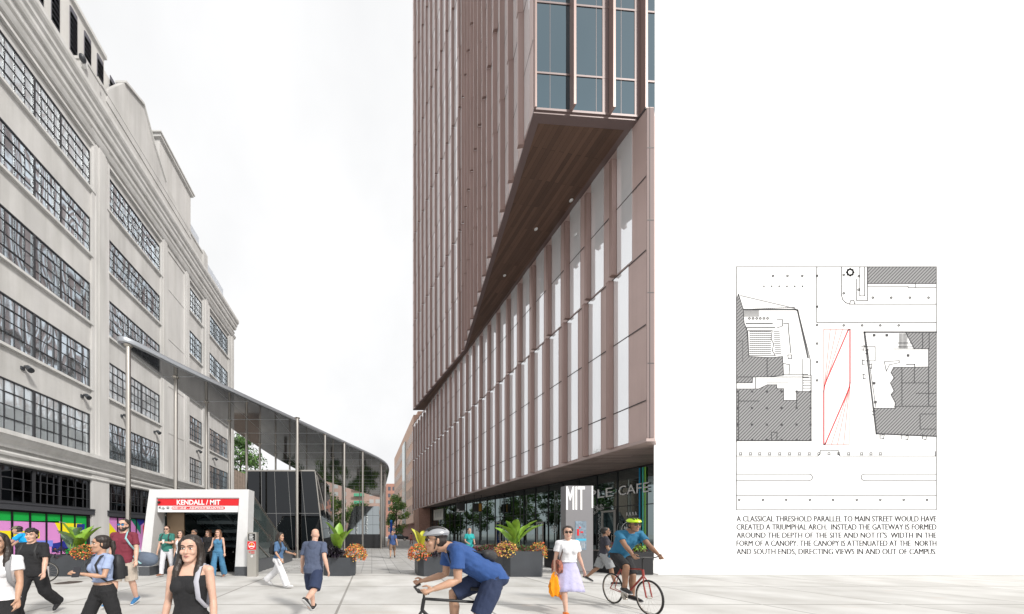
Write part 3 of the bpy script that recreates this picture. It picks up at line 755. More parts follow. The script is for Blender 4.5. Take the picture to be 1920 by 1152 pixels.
# glass houses under the canopy
gh = empty('glass_lift_house', (-5.6, 21, 0), label='large black glass volume with a slanting side under the canopy', cat='kiosk')
ya, yb = 20.2, 27.0; tp = 5.66
fr = [(-8.15, .5), (-3.15, .5), (-3.75, tp), (-8.1, tp)]
mb = MB(); mb.slab([(x, ya, h) for x, h in fr], (0, yb - ya, 0)); mb.build('glass_volume', black_glass, gh)
mb = MB(); mb.box(-8.25, -3.02, ya - .08, yb + .08, 0, .5); mb.build('plinth', stone_dark, gh)
mb = MB(); mb.box(-8.18, -3.7, ya - .04, yb + .04, tp, tp + .09); mb.build('roof_edge', steel, gh)
mb = MB()
for f_ in (.2, .4, .6, .8):
    xa = -8.15 + 5.0 * f_; xb = -8.1 + 4.35 * f_; mb.slab([(xa - .012, ya - .012, .5), (xa + .012, ya - .012, .5), (xb + .012, ya - .012, tp), (xb - .012, ya - .012, tp)], (0, .014, 0))
mb.slab([(-8.13, ya - .011, 2.9), (-3.43, ya - .011, 2.9), (-3.43, ya - .011, 2.925), (-8.13, ya - .011, 2.925)], (0, .012, 0))
mb.build('glass_joint', M('joint_grey', (.2, .2, .2), .4), gh)
mb = MB(); mb.slab([(-3.13, ya - .03, .5), (-3.07, ya - .03, .5), (-3.67, ya - .03, tp), (-3.73, ya - .03, tp)], (0, .1, 0)); mb.build('corner_trim', steel, gh)
g2 = empty('glass_stair_hood', (-1, 34, 0), label='pale grey glass hood with a sloped face on a black plinth under the canopy', cat='kiosk')
mb = MB(); fr = [(-2.85, 1.55), (.85, 1.55), (.85, 4.75), (-1.9, 4.75), (-2.3, 4.1)]
mb.loft([[(x, 34.3 + (h - 1.55) * .3, h) for x, h in fr], [(x, 41, h) for x, h in fr]]); mb.build('glass_volume', grey_glass, g2)
mb = MB(); mb.prism([(-3.05, 34.0), (.98, 34.0), (.98, 41.2), (-3.05, 41.2)], 0, 1.55); mb.build('plinth', M('black_granite', (.02, .021, .023), .25), g2)
mb = MB()
for x in (-2.1, -1.35, -.6, .12): mb.slab([(x - .012, 34.28, 1.55), (x + .012, 34.28, 1.55), (x + .012, 35.24, 4.75), (x - .012, 35.24, 4.75)], (0, .03, 0))
for h in (2.6, 3.65): mb.slab([(-2.8 + (h - 1.55) * .2, 34.285 + (h - 1.55) * .3, h), (.85, 34.285 + (h - 1.55) * .3, h), (.85, 34.285 + (h - 1.55) * .3, h + .02), (-2.8 + (h - 1.55) * .2, 34.285 + (h - 1.55) * .3, h + .02)], (0, .02, 0))
mb.build('glass_joint', M('joint_black', (.05, .05, .055), .4), g2)

# ---------------------------------------------------------------- station entrance
Z = 11.5; k = Z / F
hh = empty('station_entrance', (-6.5, Z, 0), label='white metal subway entrance portal with a red station sign', cat='entrance')
def sx(px): return (px - CX) * k
def sh(py): return HC + (CY - py) * k
TL, TR, BL, BR = (sx(280), sh(918)), (sx(466.5), sh(918)), (sx(261), .34), (sx(462), .34)
TLi, TRi, BLi, BRi = (sx(293), sh(933.5)), (sx(448.5), sh(933.5)), (sx(280), .34), (sx(440.5), .34)
def pl(*pts): return [(x, Z, h) for x, h in pts]
mb = MB(); dv = (0, .55, 0)
mb.slab(pl(TL, TLi, BLi, BL), dv); mb.slab(pl(TL, TR, TRi, TLi), dv); mb.slab(pl(TR, BR, BRi, TRi), dv); mb.build('portal_frame', white_metal, hh)
mb = MB(); mb.slab([(x, Z - .01, h) for x, h in ((sx(261) - .02, 0), (BLi[0] + .01, 0), (BLi[0] + .01, .34), (sx(261) - .02, .34))], (0, .57, 0)); mb.build('stone_base', stone_dark, hh); mb = MB(); mb.slab([(x, Z - .01, h) for x, h in ((BRi[0] - .01, 0), (sx(462) + .02, 0), (sx(462) + .02, .34), (BRi[0] - .01, .34))], (0, .57, 0)); mb.build('stone_base', stone_dark, hh)
mb = MB(); s0, s1 = sx(293.5), sx(448.5); mb.box(s0, s1, Z + .06, Z + .12, sh(960.5), sh(933.4)); mb.build('sign_box', M('sign_grey', (.72, .73, .74), .4), hh)
mb = MB(); mb.box(s0 + .01, s1 - .01, Z + .05, Z + .059, sh(948.2), sh(935)); mb.build('red_panel', RED, hh)
mb = MB(); put_text(mb, 'KENDALL / MIT', (sx(330), Z + .05, sh(946.6)), (sx(412) - sx(330), 0, 0), (0, 0, sh(937.2) - sh(946.6)), (0, -1, 0), .006, .025); mb.build('station_name', WHITE, hh)
mb = MB(); a_, b_ = sx(320), sx(420.5); r_ = (sh(950) - sh(955.5)) / 2; hc_ = (sh(950) + sh(955.5)) / 2
pts = [(b_ - r_ + r_ * math.cos(t), hc_ + r_ * math.sin(t)) for t in [R(-90 + 15 * q) for q in range(13)]] + [(a_ + r_ + r_ * math.cos(t), hc_ + r_ * math.sin(t)) for t in [R(90 + 15 * q) for q in range(13)]]
mb.poly([(x, Z + .053, h) for x, h in pts]); mb.build('line_pill', RED, hh)
mb = MB(); put_text(mb, 'RED LINE - ASHMONT/BRAINTREE', (a_ + .04, Z + .052, sh(954.7)), (b_ - a_ - .08, 0, 0), (0, 0, sh(950.9) - sh(954.7)), (0, -1, 0), .005, .02); mb.build('line_name', WHITE, hh)
mb = MB(); y_ = Z + .054; hA = sh(955.3); q = .1
def ic(x): return sx(x)
mb.slab([(ic(296), y_, hA + .1), (ic(296), y_, hA + .02), (ic(296) + .02, y_, hA + .02), (ic(296) + .02, y_, hA + .08), (ic(296) + .08, y_, hA + .08), (ic(296) + .08, y_, hA + .1)], (0, .003, 0))
mb.slab([(ic(296) + .02, y_, hA + .08), (ic(296) + .03, y_, hA + .085), (ic(296) + .1, y_, hA + .015), (ic(296) + .085, y_, hA)], (0, .003, 0))
cx_ = ic(304)
for q in range(14):
    t0, t1 = R(q * 20 + 130), R(q * 20 + 150); f_ = lambda t, r: (cx_ + r * math.cos(t), y_, hA + .035 + r * math.sin(t)); mb.poly([f_(t0, .028), f_(t0, .042), f_(t1, .042), f_(t1, .028)])
mb.box(cx_ - .012, cx_ + .004, y_, y_ + .003, hA + .03, hA + .1); mb.box(cx_ - .01, cx_ + .04, y_, y_ + .003, hA + .045, hA + .058); mb.box(cx_ + .03, cx_ + .05, y_, y_ + .003, hA, hA + .05)
cx_ = ic(313); mb.box(cx_ - .045, cx_ - .03, y_, y_ + .003, hA, hA + .1); mb.box(cx_ + .03, cx_ + .045, y_, y_ + .003, hA, hA + .1); mb.box(cx_ - .03, cx_ + .03, y_, y_ + .003, hA + .085, hA + .1); mb.box(cx_ - .02, cx_ + .02, y_, y_ + .003, hA + .02, hA + .06)
mb.build('access_icons', BLK, hh)
mb = MB(); mb.ell((sx(297), Z + .02, sh(942)), (.05, .05, .05)); mb.build('camera_dome', BLK, hh, smooth=True)
# side walls and roof slope down to the back
xl, xr_ = -8.1, -4.72
RB = 17.9; hr0, hr1 = 3.12, .55
def rh(y): return hr0 + (hr1 - hr0) * (y - 12.05) / (RB - 12.05)
sideg = M('side_glass', (.045, .06, .06), .03, 0., spec=1.0)
for x in (xl, xr_):
    mb = MB(); mb.slab([(x, 12.06, .5), (x, RB, .5), (x, RB, rh(RB) - .02), (x, 12.06, hr0 - .03)], (.03, 0, 0)); g_ = mb.build('side_glass', sideg, hh)
    mb = MB(); mb.slab([(x - .03, 12.06, hr0 - .03), (x - .03, RB, rh(RB) - .03), (x - .03, RB, rh(RB) + .05), (x - .03, 12.06, hr0 + .05)], (.09, 0, 0))
    for d_ in (.85, 1.75): mb.slab([(x + .035, 12.06, hr0 - d_), (x + .035, RB - d_ * 1.9, rh(RB - d_ * 1.9) - d_), (x + .035, RB - d_ * 1.9, rh(RB - d_ * 1.9) - d_ + .05), (x + .035, 12.06, hr0 - d_ + .05)], (.03, 0, 0))
    mb.build('rail', steel, hh)
    mb = MB(); mb.box(x - .06, x + .1, 12.06, RB + .1, 0, .5); mb.build('stone_plinth', stone_dark, hh)
mb = MB(); mb.slab([(xl + .06, 12.06, hr0), (xr_ - .03, 12.06, hr0), (xr_ - .03, RB, rh(RB)), (xl + .06, RB, rh(RB))], (0, 0, .03)); mb.build('roof_glass', M('roof_glass', (.1, .14, .15), .05, .6), hh)
mb = MB()
for y in (12.4, 13.3, 14.2, 15.1, 16.0, 16.9): mb.slab([(xl + .06, y, rh(y) - .16), (xr_ - .03, y, rh(y) - .16), (xr_ - .03, y, rh(y) - .005), (xl + .06, y, rh(y) - .005)], (0, .08, 0))
for x in (-7.3, -6.4, -5.5): mb.slab([(x, 12.1, rh(12.1) - .1), (x, RB - .1, rh(RB - .1) - .1), (x, RB - .1, rh(RB - .1) - .006), (x, 12.1, rh(12.1) - .006)], (.06, 0, 0))
mb.build('roof_beam', M('beam_grey', (.2, .25, .27), .5), hh)
# stairs going down
mb = MB()
for q in range(14): mb.box(hx0, hx1, hy0 + q * .32, hy0 + (q + 1) * .32, -3.6, -.17 * (q + 1))
mb.build('stair', M('stair_grey', (.22, .22, .22), .7), hh)
mb = MB(); mb.box(hx0 - .1, hx0 - .003, hy0, hy1 + .1, -3.6, -.003); mb.box(hx1 + .003, hx1 + .1, hy0, hy1 + .1, -3.6, -.003); mb.box(hx0 - .1, hx1 + .1, hy1 + .1, hy1 + .2, -3.6, -.003); mb.build('stairwell_wall', M('stairwell', (.12, .12, .12), .7), hh)
mb = MB(); mb.box(xl + .1, xr_ - .05, RB + .001, RB + .06, 0, rh(RB)); mb.build('back_wall', black_metal, hh)
mb = MB(); mb.box(-8.02, -7.35, 12.1, 12.16, 0, 2.75); mb.build('bronze_panel', M('bronze_panel', (.2, .14, .09), .35, .7), hh)
mb = MB()
for x in (hx0 + .12, -6.5, hx1 - .12): mb.tube([(x, 12.6, .95), (x, 12.9, .95), (x, 17.0, -1.2)], .025, 8); mb.tube([(x, 12.6, .95), (x, 12.6, 0)], .02, 8)
mb.build('handrail', steel, hh)
# fare pylon to the right of the portal
Zt = 11.25; x0, x1 = PXX(463.5, Zt), PXX(480.5, Zt)
ft = empty('transit_pylon', ((x0 + x1) / 2, Zt, 0), label='slim steel pylon with a red round notice beside the station portal', cat='sign')
mb = MB(); mb.box(x0, x1, Zt, Zt + .22, 0, 1.62); mb.build('pylon_body', M('pylon_steel', (.55, .53, .49), .35, .8), ft)
kk = Zt / F; fh = lambda py: HC + (CY - py) * kk
mb = MB(); mb.box(x0 + .04, x1 - .04, Zt - .008, Zt - .001, fh(1013.5), fh(1001)); mb.build('screen', BLK, ft)
mb = MB()
for q in range(4): mb.box(x0 + .08, x1 - .1 - .03 * (q % 2), Zt - .013, Zt - .009, fh(1011.5) + q * .05, fh(1011.5) + q * .05 + .02)
mb.build('screen_text', WHITE, ft)
mb = MB(); mb.box(x0 + .01, x1 - .01, Zt - .008, Zt - .001, fh(1031), fh(1015.5)); mb.build('red_notice', RED, ft)
mb = MB(); xc = (x0 + x1) / 2; hc_ = fh(1023)
for q in range(24):
    t0, t1 = 2 * math.pi * q / 24, 2 * math.pi * (q + 1) / 24; f_ = lambda t, r: (xc + r * math.cos(t), Zt - .012, hc_ + r * math.sin(t)); mb.poly([f_(t0, .1), f_(t0, .115), f_(t1, .115), f_(t1, .1)])
mb.box(xc - .085, xc + .085, Zt - .013, Zt - .011, hc_ - .05, hc_ - .012); mb.build('notice_ring', WHITE, ft)
mb = MB(); mb.ell((xc, Zt - .012, hc_ + .04), (.035, .004, .04)); mb.build('notice_symbol', M('symbol_orange', (.8, .35, .02), .5), ft)
mb = MB(); mb.slab([(xc - .12, Zt - .009, fh(1033.5) - .03), (xc - .06, Zt - .009, fh(1033.5)), (xc - .06, Zt - .009, fh(1033.5) - .07)], (0, .008, 0)); mb.box(xc - .03, xc + .1, Zt - .008, Zt - .001, fh(1035), fh(1033.8)); mb.box(xc - .03, xc + .1, Zt - .008, Zt - .001, fh(1038), fh(1036.5)); mb.build('arrow', RED, ft)
mb = MB(); mb.ell((xc, Zt - .004, fh(1043.5)), (.045, .006, .045)); mb.build('button', white_metal, ft, smooth=True)

# ---------------------------------------------------------------- planters
leaf_g = M('canna_leaf', (.20, .36, .035), .45, var=.2, scale=6, sub=0.); leaf_d = M('dark_leaf', (.05, .11, .025), .5, var=.3, scale=8)
leaf_y = M('yellow_leaf', (.42, .42, .03), .5, var=.15, scale=6); vine = M('purple_vine', (.018, .012, .022), .5, var=.3, scale=20)
fl_o = M('orange_flower', (.75, .16, .06), .6, var=.25, scale=9); fl_y = M('yellow_flower', (.78, .52, .12), .6, var=.2, scale=9); fl_p = M('pink_flower', (.6, .14, .16), .6, var=.3, scale=9)
leaf_gr = M('grey_leaf', (.2, .3, .2), .6, var=.15, scale=8); red_leaf = M('red_leaf', (.14, .025, .03), .5, var=.4, scale=12); soil = M('soil', (.03, .02, .015), .9)
def blade_leaf(mb, base, az, tilt, L, W, droop=.6, n=8, fold=.25):
    base = Vector(base); p = base.copy(); d_az = Vector((math.cos(az), math.sin(az), 0)); side = Vector((-math.sin(az), math.cos(az), 0))
    el = tilt; rows = []
    for i in range(n + 1):
        t = i / n; wd = W * (math.sin(math.pi * min(1, t * .93 + .05)) ** .75) * (1 if t < .97 else .2)
        dirv = d_az * math.cos(el) + Vector((0, 0, math.sin(el))); nrm = d_az * -math.sin(el) + Vector((0, 0, math.cos(el)))
        rip = .05 * W * math.sin(t * 14 + az)
        rows.append([p + side * wd * .5 + nrm * (wd * fold + rip), p + side * wd * .25 + nrm * wd * fold * .35, p, p - side * wd * .25 + nrm * wd * fold * .35, p - side * wd * .5 + nrm * (wd * fold - rip)])
        p = p + dirv * (L / n); el -= droop / n
    mb.loft(rows, c0=False, c1=False, close=False)
def canna(loc, h, n, lbl, rnd, mat=leaf_g, W=.3, tilt=(55, 80)):
    pr = empty('canna_plant', loc, rnd.uniform(0, 6), lbl, 'plant', 'leafy plants in the planters')
    st = MB(); lv = MB()
    for i in range(n):
        az = 2 * math.pi * i / n + rnd.uniform(-.4, .4); hs_ = rnd.uniform(.15, .45) * h; r = rnd.uniform(.02, .09)
        a = Vector((r * math.cos(az), r * math.sin(az), 0)); b = a * 1.6 + Vector((0, 0, hs_)); st.tube([a, b], [.018, .012], 6)
        blade_leaf(lv, b, az, R(rnd.uniform(*tilt)), (h - hs_ * .6) * rnd.uniform(.7, 1.05), W * rnd.uniform(.75, 1.15), rnd.uniform(.2, 1.1))
    st.build('stem', leaf_g, pr, local=True); lv.build('leaf', mat, pr, smooth=True, local=True)
def mound(name, loc, r, n, mats, lbl, rnd, size=.035, drape=.0, cat='flowers', strap=False):
    pr = empty(name, loc, 0, lbl, cat, 'plants spilling over the planters')
    for mi, (mt_, nm_, fr_, sz) in enumerate(mats):
        mb = MB()
        for i in range(int(n * fr_)):
            a = rnd.uniform(0, 2 * math.pi); el = math.asin(rnd.uniform(-.55 if drape else -.05, 1)); q = rnd.uniform(.72, 1.02) + (.04 if mi else 0)
            if strap: q = rnd.uniform(.3, .9)
            p = Vector((r[0] * math.cos(el) * math.cos(a), r[1] * math.cos(el) * math.sin(a), r[2] * math.sin(el))) * q
            p += Vector((noise.noise(p * 9) * .04, 0, noise.noise(p * 7 + Vector((9, 0, 0))) * .05))
            s_ = sz * rnd.uniform(.6, 1.3); d = Vector((rnd.gauss(0, 1), rnd.gauss(0, 1), rnd.gauss(.4, 1))).normalized()
            if strap:
                blade_leaf(mb, p, a, R(rnd.uniform(-10, 60)), s_ * 5, s_ * 1.1, rnd.uniform(.8, 1.9), 4); continue
            u = d.orthogonal().normalized(); v = d.cross(u)
            if mi:
                mb.add([p + (u * math.cos(t) + v * math.sin(t)) * s_ * (1 if j % 2 else .55) for j, t in enumerate([k_ * math.pi / 4 for k_ in range(8)])] + [p - d * s_ * .35], [(j, (j + 1) % 8, 8) for j in range(8)])
            else:
                mb.quad(p - u * s_, p - v * s_ * .5, p + u * s_ + d * s_ * .3, p + v * s_ * .5)
        mb.build(nm_, mt_, pr, local=True)
def planter(x0, x1, y0, y1, h, lbl, ch=.18, mat=charcoal):
    pr = empty('planter', ((x0 + x1) / 2, (y0 + y1) / 2, 0), label=lbl, cat='planter', group='charcoal planters on the plaza')
    pg = [(x0 + ch, y0), (x1 - ch, y0), (x1, y0 + ch * 1.4), (x1, y1 - ch), (x1 - ch, y1), (x0 + ch, y1), (x0, y1 - ch), (x0, y0 + ch * 1.4)]
    def sc(f): cx_, cy_ = (x0 + x1) / 2, (y0 + y1) / 2; return [(cx_ + (a - cx_) * f, cy_ + (b - cy_) * f) for a, b in pg]
    mb = MB(); mb.loft([[(a, b, .0) for a, b in sc(.985)], [(a, b, h) for a, b in pg], [(a, b, h) for a, b in sc(.9)], [(a, b, h - .1) for a, b in sc(.9)]], c1=False); mb.build('planter_box', mat, pr, bevel=0)
    mb = MB(); mb.poly([(a, b, h - .06) for a, b in sc(.9)]); mb.build('soil', soil, pr)
rn = random.Random(11)
planter(-12.0, -10.35, 11.3, 12.7, .78, 'charcoal planter with orange flowers in front of the green mural')
canna((-11.35, 12.0, .72), 1.25, 7, 'broad green leaves rising from the planter by the mural', rn, leaf_g, .34, (45, 80))
canna((-11.75, 12.1, .72), 1.2, 4, 'grey green felted leaves in the planter by the mural', rn, leaf_gr, .42, (35, 75))
mound('trailing_vine', (-11.55, 11.5, .8), (.35, .28, .28), 160, [(vine, 'leaf', 1, .05), (fl_p, 'flower', .1, .02)], 'dark purple vine in the planter by the mural', rn, cat='plant', drape=1)
mound('flower_clump', (-10.65, 11.55, .82), (.52, .34, .34), 900, [(leaf_d, 'leaf', .8, .04), (fl_o, 'flower', .55, .032), (fl_y, 'pale_flower', .3, .03)], 'orange and yellow flowers spilling over the planter by the mural', rn, drape=1)
planter(-1.82, -.62, 11.4, 12.6, .68, 'charcoal planter with a purple vine next to the bald man')
canna((-1.3, 12.0, .62), 1.35, 6, 'bright lime green canna leaves above the purple vine', rn, leaf_g, .36, (60, 85))
mound('trailing_vine', (-1.5, 11.6, .72), (.5, .36, .42), 420, [(vine, 'leaf', 1, .045)], 'mop of blackish purple vine hanging over a planter front', rn, cat='plant', strap=True)
mound('flower_clump', (-.62, 11.75, .78), (.42, .36, .4), 800, [(leaf_d, 'leaf', .6, .035), (fl_o, 'flower', .55, .032), (fl_y, 'pale_flower', .4, .03)], 'orange and yellow flowers beside the mop of purple vine', rn, drape=1)
planter(1.72, 3.35, 11.3, 12.6, .72, 'charcoal planter half hidden behind the blue cyclist')
canna((1.95, 11.95, .66), 1.3, 5, 'yellow green canna leaves behind the blue cyclist', rn, leaf_y, .3, (60, 85))
mound('flower_clump', (1.78, 11.55, .8), (.42, .36, .38), 800, [(leaf_d, 'leaf', .6, .035), (fl_o, 'flower', .6, .032), (fl_y, 'pale_flower', .3, .03)], 'orange flowers on the corner of the planter behind the cyclist', rn, drape=1)
mound('trailing_vine', (2.6, 11.6, .76), (.6, .36, .32), 300, [(vine, 'leaf', 1, .04)], 'dark purple vine in the planter behind the cyclist', rn, cat='plant', strap=True)
planter(4.85, 6.35, 11.2, 12.6, .93, 'charcoal planter with pale flowers beside the woman in the lavender skirt')
canna((5.55, 11.9, .85), 1.35, 8, 'big green canna leaves beside the woman in the lavender skirt', rn, leaf_g, .34, (40, 80))
mound('flower_clump', (5.0, 11.5, .92), (.4, .36, .36), 600, [(leaf_d, 'leaf', .6, .035), (fl_p, 'flower', .4, .03), (fl_y, 'pale_flower', .6, .034)], 'pink and cream flowers on a corner of the pale flowered planter', rn, drape=1)
mound('flower_clump', (6.2, 11.5, .9), (.3, .3, .36), 400, [(leaf_d, 'leaf', .6, .035), (fl_o, 'flower', .4, .03), (fl_y, 'pale_flower', .4, .032)], 'yellow and rust flowers on a corner of the pale flowered planter', rn, drape=1)
mound('low_shrub', (5.6, 11.8, .92), (.6, .5, .22), 500, [(leaf_d, 'leaf', 1, .05), (red_leaf, 'red_leaf', .5, .04)], 'low mixed green and maroon foliage at the foot of the canna', rn, cat='plant')
bp = empty('planter', (10, 12.6, 0), label='long black trough planter under the large round cafe logo', cat='planter', group='charcoal planters on the plaza')
mb = MB(); mb.prism([(9.0, 13.7), (9.5, 11.75), (10.72, 11.75), (10.9, 13.7)], 0, .86); mb.build('planter_box', black_metal, bp, bevel=.01)
mb = MB(); mb.prism([(9.08, 13.6), (9.55, 11.83), (10.66, 11.83), (10.8, 13.6)], .86, .87); mb.build('soil', soil, bp)
mound('low_shrub', (9.75, 12.2, .9), (.55, .4, .34), 700, [(red_leaf, 'leaf', 1, .055), (leaf_d, 'green_leaf', .4, .04)], 'maroon leaved shrub in the black trough planter beside the man with the teal bag', rn, cat='plant')
mound('low_shrub', (10.3, 12.15, .9), (.36, .4, .3), 420, [(leaf_g, 'leaf', 1, .045), (red_leaf, 'red_leaf', .3, .04)], 'lime green shrub in the black trough planter under the round logo', rn, cat='plant')
mound('low_shrub', (8.9, 14.2, .75), (.5, .4, .3), 500, [(red_leaf, 'leaf', 1, .055), (leaf_d, 'green_leaf', .3, .04)], 'maroon leaved shrub right behind the grey pylon', rn, cat='plant')
b2 = empty('planter', (8.9, 14.3, 0), label='low black trough planter behind the grey pylon', cat='planter', group='charcoal planters on the plaza')
mb = MB(); mb.box(8.2, 9.4, 13.9, 14.7, 0, .8); mb.build('planter_box', black_metal, b2, bevel=.01)
mound('low_shrub', (7.0, 16.8, .7), (1.6, .5, .3), 800, [(red_leaf, 'leaf', 1, .06), (leaf_d, 'green_leaf', .5, .05)], 'long row of maroon shrubs behind the pale flowered planter', rn, cat='plant')
b3 = empty('planter', (7.0, 16.8, 0), label='long low black trough planter behind the canna planter', cat='planter', group='charcoal planters on the plaza')
mb = MB(); mb.box(5.3, 8.7, 16.4, 17.2, 0, .66); mb.build('planter_box', black_metal, b3, bevel=.01)
# manhole covers
for px, py, lbl in ((880, 1107, 'round dark manhole cover under the blue cyclist'), (128, 1093, 'small round manhole cover in front of the flower planter by the mural')):
    Zm = HC * F / (py - CY); x = PXX(px, Zm)
    mc = empty('manhole_cover', (x, Zm, 0), label=lbl, cat='manhole', group='manhole covers')
    mb = MB(); mb.tube([(x, Zm, .0), (x, Zm, .008)], .36 if px > 500 else .33, 28); mb.build('cover', M('cast_iron', (.12, .1, .09), .6, .4, var=.2, scale=20), mc)
    mb = MB()
    for q in range(-3, 4): mb.box(x - .25, x + .25, Zm + q * .08 - .012, Zm + q * .08 + .012, .008, .014)
    mb.build('ribs', M('cast_iron', (0, 0, 0)), mc)

# ---------------------------------------------------------------- background
def brick_mat(name, c1, c2, mortar, scale=1.):
    m = bpy.data.materials.new(name); m.use_nodes = True; n = m.node_tree.nodes; l = m.node_tree.links; b = n['Principled BSDF']
    t = n.new('ShaderNodeTexCoord'); sp_ = n.new('ShaderNodeSeparateXYZ'); l.new(t.outputs['Object'], sp_.inputs[0])
    ad = n.new('ShaderNodeMath'); l.new(sp_.outputs[0], ad.inputs[0]); l.new(sp_.outputs[1], ad.inputs[1])
    cb = n.new('ShaderNodeCombineXYZ'); l.new(ad.outputs[0], cb.inputs[0]); l.new(sp_.outputs[2], cb.inputs[1])
    br = n.new('ShaderNodeTexBrick'); br.inputs['Scale'].default_value = 3 * scale; br.inputs['Color1'].default_value = (*c1, 1); br.inputs['Color2'].default_value = (*c2, 1); br.inputs['Mortar'].default_value = (*mortar, 1)
    l.new(cb.outputs[0], br.inputs['Vector']); l.new(br.outputs['Color'], b.inputs['Base Color']); b.inputs['Roughness'].default_value = .85
    return m
pink_brick = brick_mat('pink_brick', (.55, .36, .28), (.62, .42, .33), (.6, .5, .42)); red_brick = brick_mat('red_brick', (.32, .14, .1), (.4, .19, .14), (.4, .32, .28))
pb = empty('brick_building', (9.5, 75, 0), label='pinkish brick office block beyond the mauve tower', cat='building')
q0, q1 = (9.6, 71), (8.2, 112); Tq, Lq = face_frame(q0, q1)
mb = MB(); mb.prism([q0, q1, (45, 112), (45, 71)], 4.2, 29.); mb.build('wall', pink_brick, pb)
mb = MB(); mb.prism([(10.6, 71.5), (9.4, 111), (44, 111), (44, 71.5)], 0, 4.2); mb.build('ground_floor', M('far_ground_floor', (.22, .12, .1), .8), pb)
mb = MB(Tq); mb.box(12, 17, -.3, .35, 4.2, 26.5); mb.build('glass_stair_bay', M('pale_glass_bay', (.5, .58, .6), .2, .5), pb)
wm = M('far_window', (.1, .11, .13), .2)
for fl in range(5):
    u = 1.2
    while u < 40:
        if not (11.2 < u < 17.3):
            mb = MB(Tq); h = 6.3 + fl * 4.3; mb.box(u, u + .9, .004, .02, h, h + 2.2); wo = mb.build('window', wm, pb)
            mb = MB(Tq); mb.box(u - .06, u + .96, .004, .1, h - .2, h - .01); mb.build('sill', M('far_sill', (.6, .55, .5), .7), wo)
        u += 2.1
mb = MB(); mb.prism(inset([q0, q1, (45, 112), (45, 71)], 1.2), 29, 30.3); mb.build('roof_parapet', pink_brick, pb)
rb = empty('brick_building', (14, 185, 0), label='dark red brick building closing the end of the lane', cat='building')
mb = MB(); mb.box(8.5, 30, 180, 200, 0, 31); mb.build('wall', red_brick, rb)
for fl in range(7):
    for q in range(4): mb = MB(); mb.box(9.5 + q * 2.6, 11 + q * 2.6, 179.95, 180, 3 + fl * 4, 5.2 + fl * 4); mb.build('window', wm, rb)
ap = empty('apartment_block', (-8, 135, 0), label='far brick apartment block with green balconies seen between the canopy posts', cat='building')
mb = MB(); mb.box(-32, 4.0, 130, 150, 0, 24); mb.build('wall', brick_mat('brown_brick', (.36, .24, .2), (.42, .29, .25), (.45, .38, .34), .6), ap)
for fl in range(7):
    for x in (-30, -26.5, -23, -19.5, -16, -12.5, -1.0, 1.6):
        mb = MB(); mb.box(x, x + 1.8, 129.95, 130, 2.2 + fl * 3.1, 3.8 + fl * 3.1); mb.build('window', M('flat_window', (.4, .42, .42), .3), ap)
    mb = MB(); mb.box(-7.5, -3.2, 128.6, 130, 1.9 + fl * 3.1, 2.1 + fl * 3.1); mb.box(-7.5, -3.2, 128.6, 128.7, 2.1 + fl * 3.1, 3.1 + fl * 3.1); mb.build('balcony', M('green_balcony', (.08, .36, .22), .6), ap)
sw = empty('slatted_wall', (-20, 41, 0), label='brown slatted wall behind the end of the warehouse', cat='wall')
mb = MB(); mb.slab([(-24, 42, 0), (-15.4, 42, 0), (-15.4, 42, 9.0), (-24, 42, 12.5)], (0, .3, 0)); mb.build('backing', M('slat_back', (.2, .16, .13), .8), sw)
mb = MB(); x = -23.9
while x < -15.45:
    mb.box(x, x + .14, 41.93, 41.999, 0, 9.0 + (-15.4 - x) * .407); x += .22
mb.build('slats', M('slat_wood', (.3, .24, .2), .75, var=.15, scale=3), sw)
bark = M('bark', (.1, .075, .055), .9, var=.3, scale=8, bump=.3)
def tree(loc, H, cr, ch_, n, cols, lbl, rnd, base=.35, ls=.2, grp='trees beyond the plaza'):
    t = empty('leafy_tree', loc, 0, lbl, 'tree', grp)
    mb = MB(); tr = H * .02 + .04; lean = Vector((rnd.uniform(-.3, .3), rnd.uniform(-.3, .3), 0))
    mb.tube([(0, 0, 0), lean * .4 + Vector((0, 0, H * base)), lean + Vector((0, 0, H * .85))], [tr, tr * .75, tr * .2], 8)
    tips = []
    for i in range(11):
        a = rnd.uniform(0, 6.28); h0 = H * rnd.uniform(base * .8, .75); L = cr * rnd.uniform(.55, .95); p = Vector((0, 0, h0)) + lean * h0 / H
        e = p + Vector((math.cos(a) * L, math.sin(a) * L, L * rnd.uniform(.3, .8))); mid = (p + e) / 2 + Vector((0, 0, L * .1)); mb.tube([p, mid, e], [tr * .4, tr * .25, tr * .08], 6); tips.append(e)
    mb.build('trunk', bark, t, local=True)
    cl = []
    for i in range(int(18 + cr * 4)):
        a = rnd.uniform(0, 6.28); z = rnd.uniform(-1, 1); rr = (1 - abs(z) ** 2.2) ** .5 * rnd.uniform(.3, 1)
        cl.append((Vector((cr * rr * math.cos(a), cr * rr * math.sin(a), H - ch_ + ch_ * z * .95)) + lean * .7, cr * rnd.uniform(.2, .42)))
    for c_i, mt_ in enumerate(cols):
        mb = MB()
        for c, r in cl[c_i::len(cols)]:
            for j in range(int(n / len(cl))):
                d = Vector((rnd.gauss(0, 1), rnd.gauss(0, 1), rnd.gauss(0, .8))).normalized() * r * rnd.uniform(.5, 1.1)
                p = c + d; nn = (d.normalized() + Vector((rnd.uniform(-.7, .7), rnd.uniform(-.7, .7), rnd.uniform(-.2, .9)))).normalized()
                u = nn.orthogonal().normalized(); u = (u * math.cos(j) + nn.cross(u) * math.sin(j)); v = nn.cross(u); s_ = ls * rnd.uniform(.6, 1.3)
                mb.add([p - u * s_, p - v * s_ * .45 - u * .1 * s_, p + u * s_, p + v * s_ * .45 + u * .1 * s_], [(0, 1, 2, 3)])
        mb.build('crown', mt_, t, local=True)
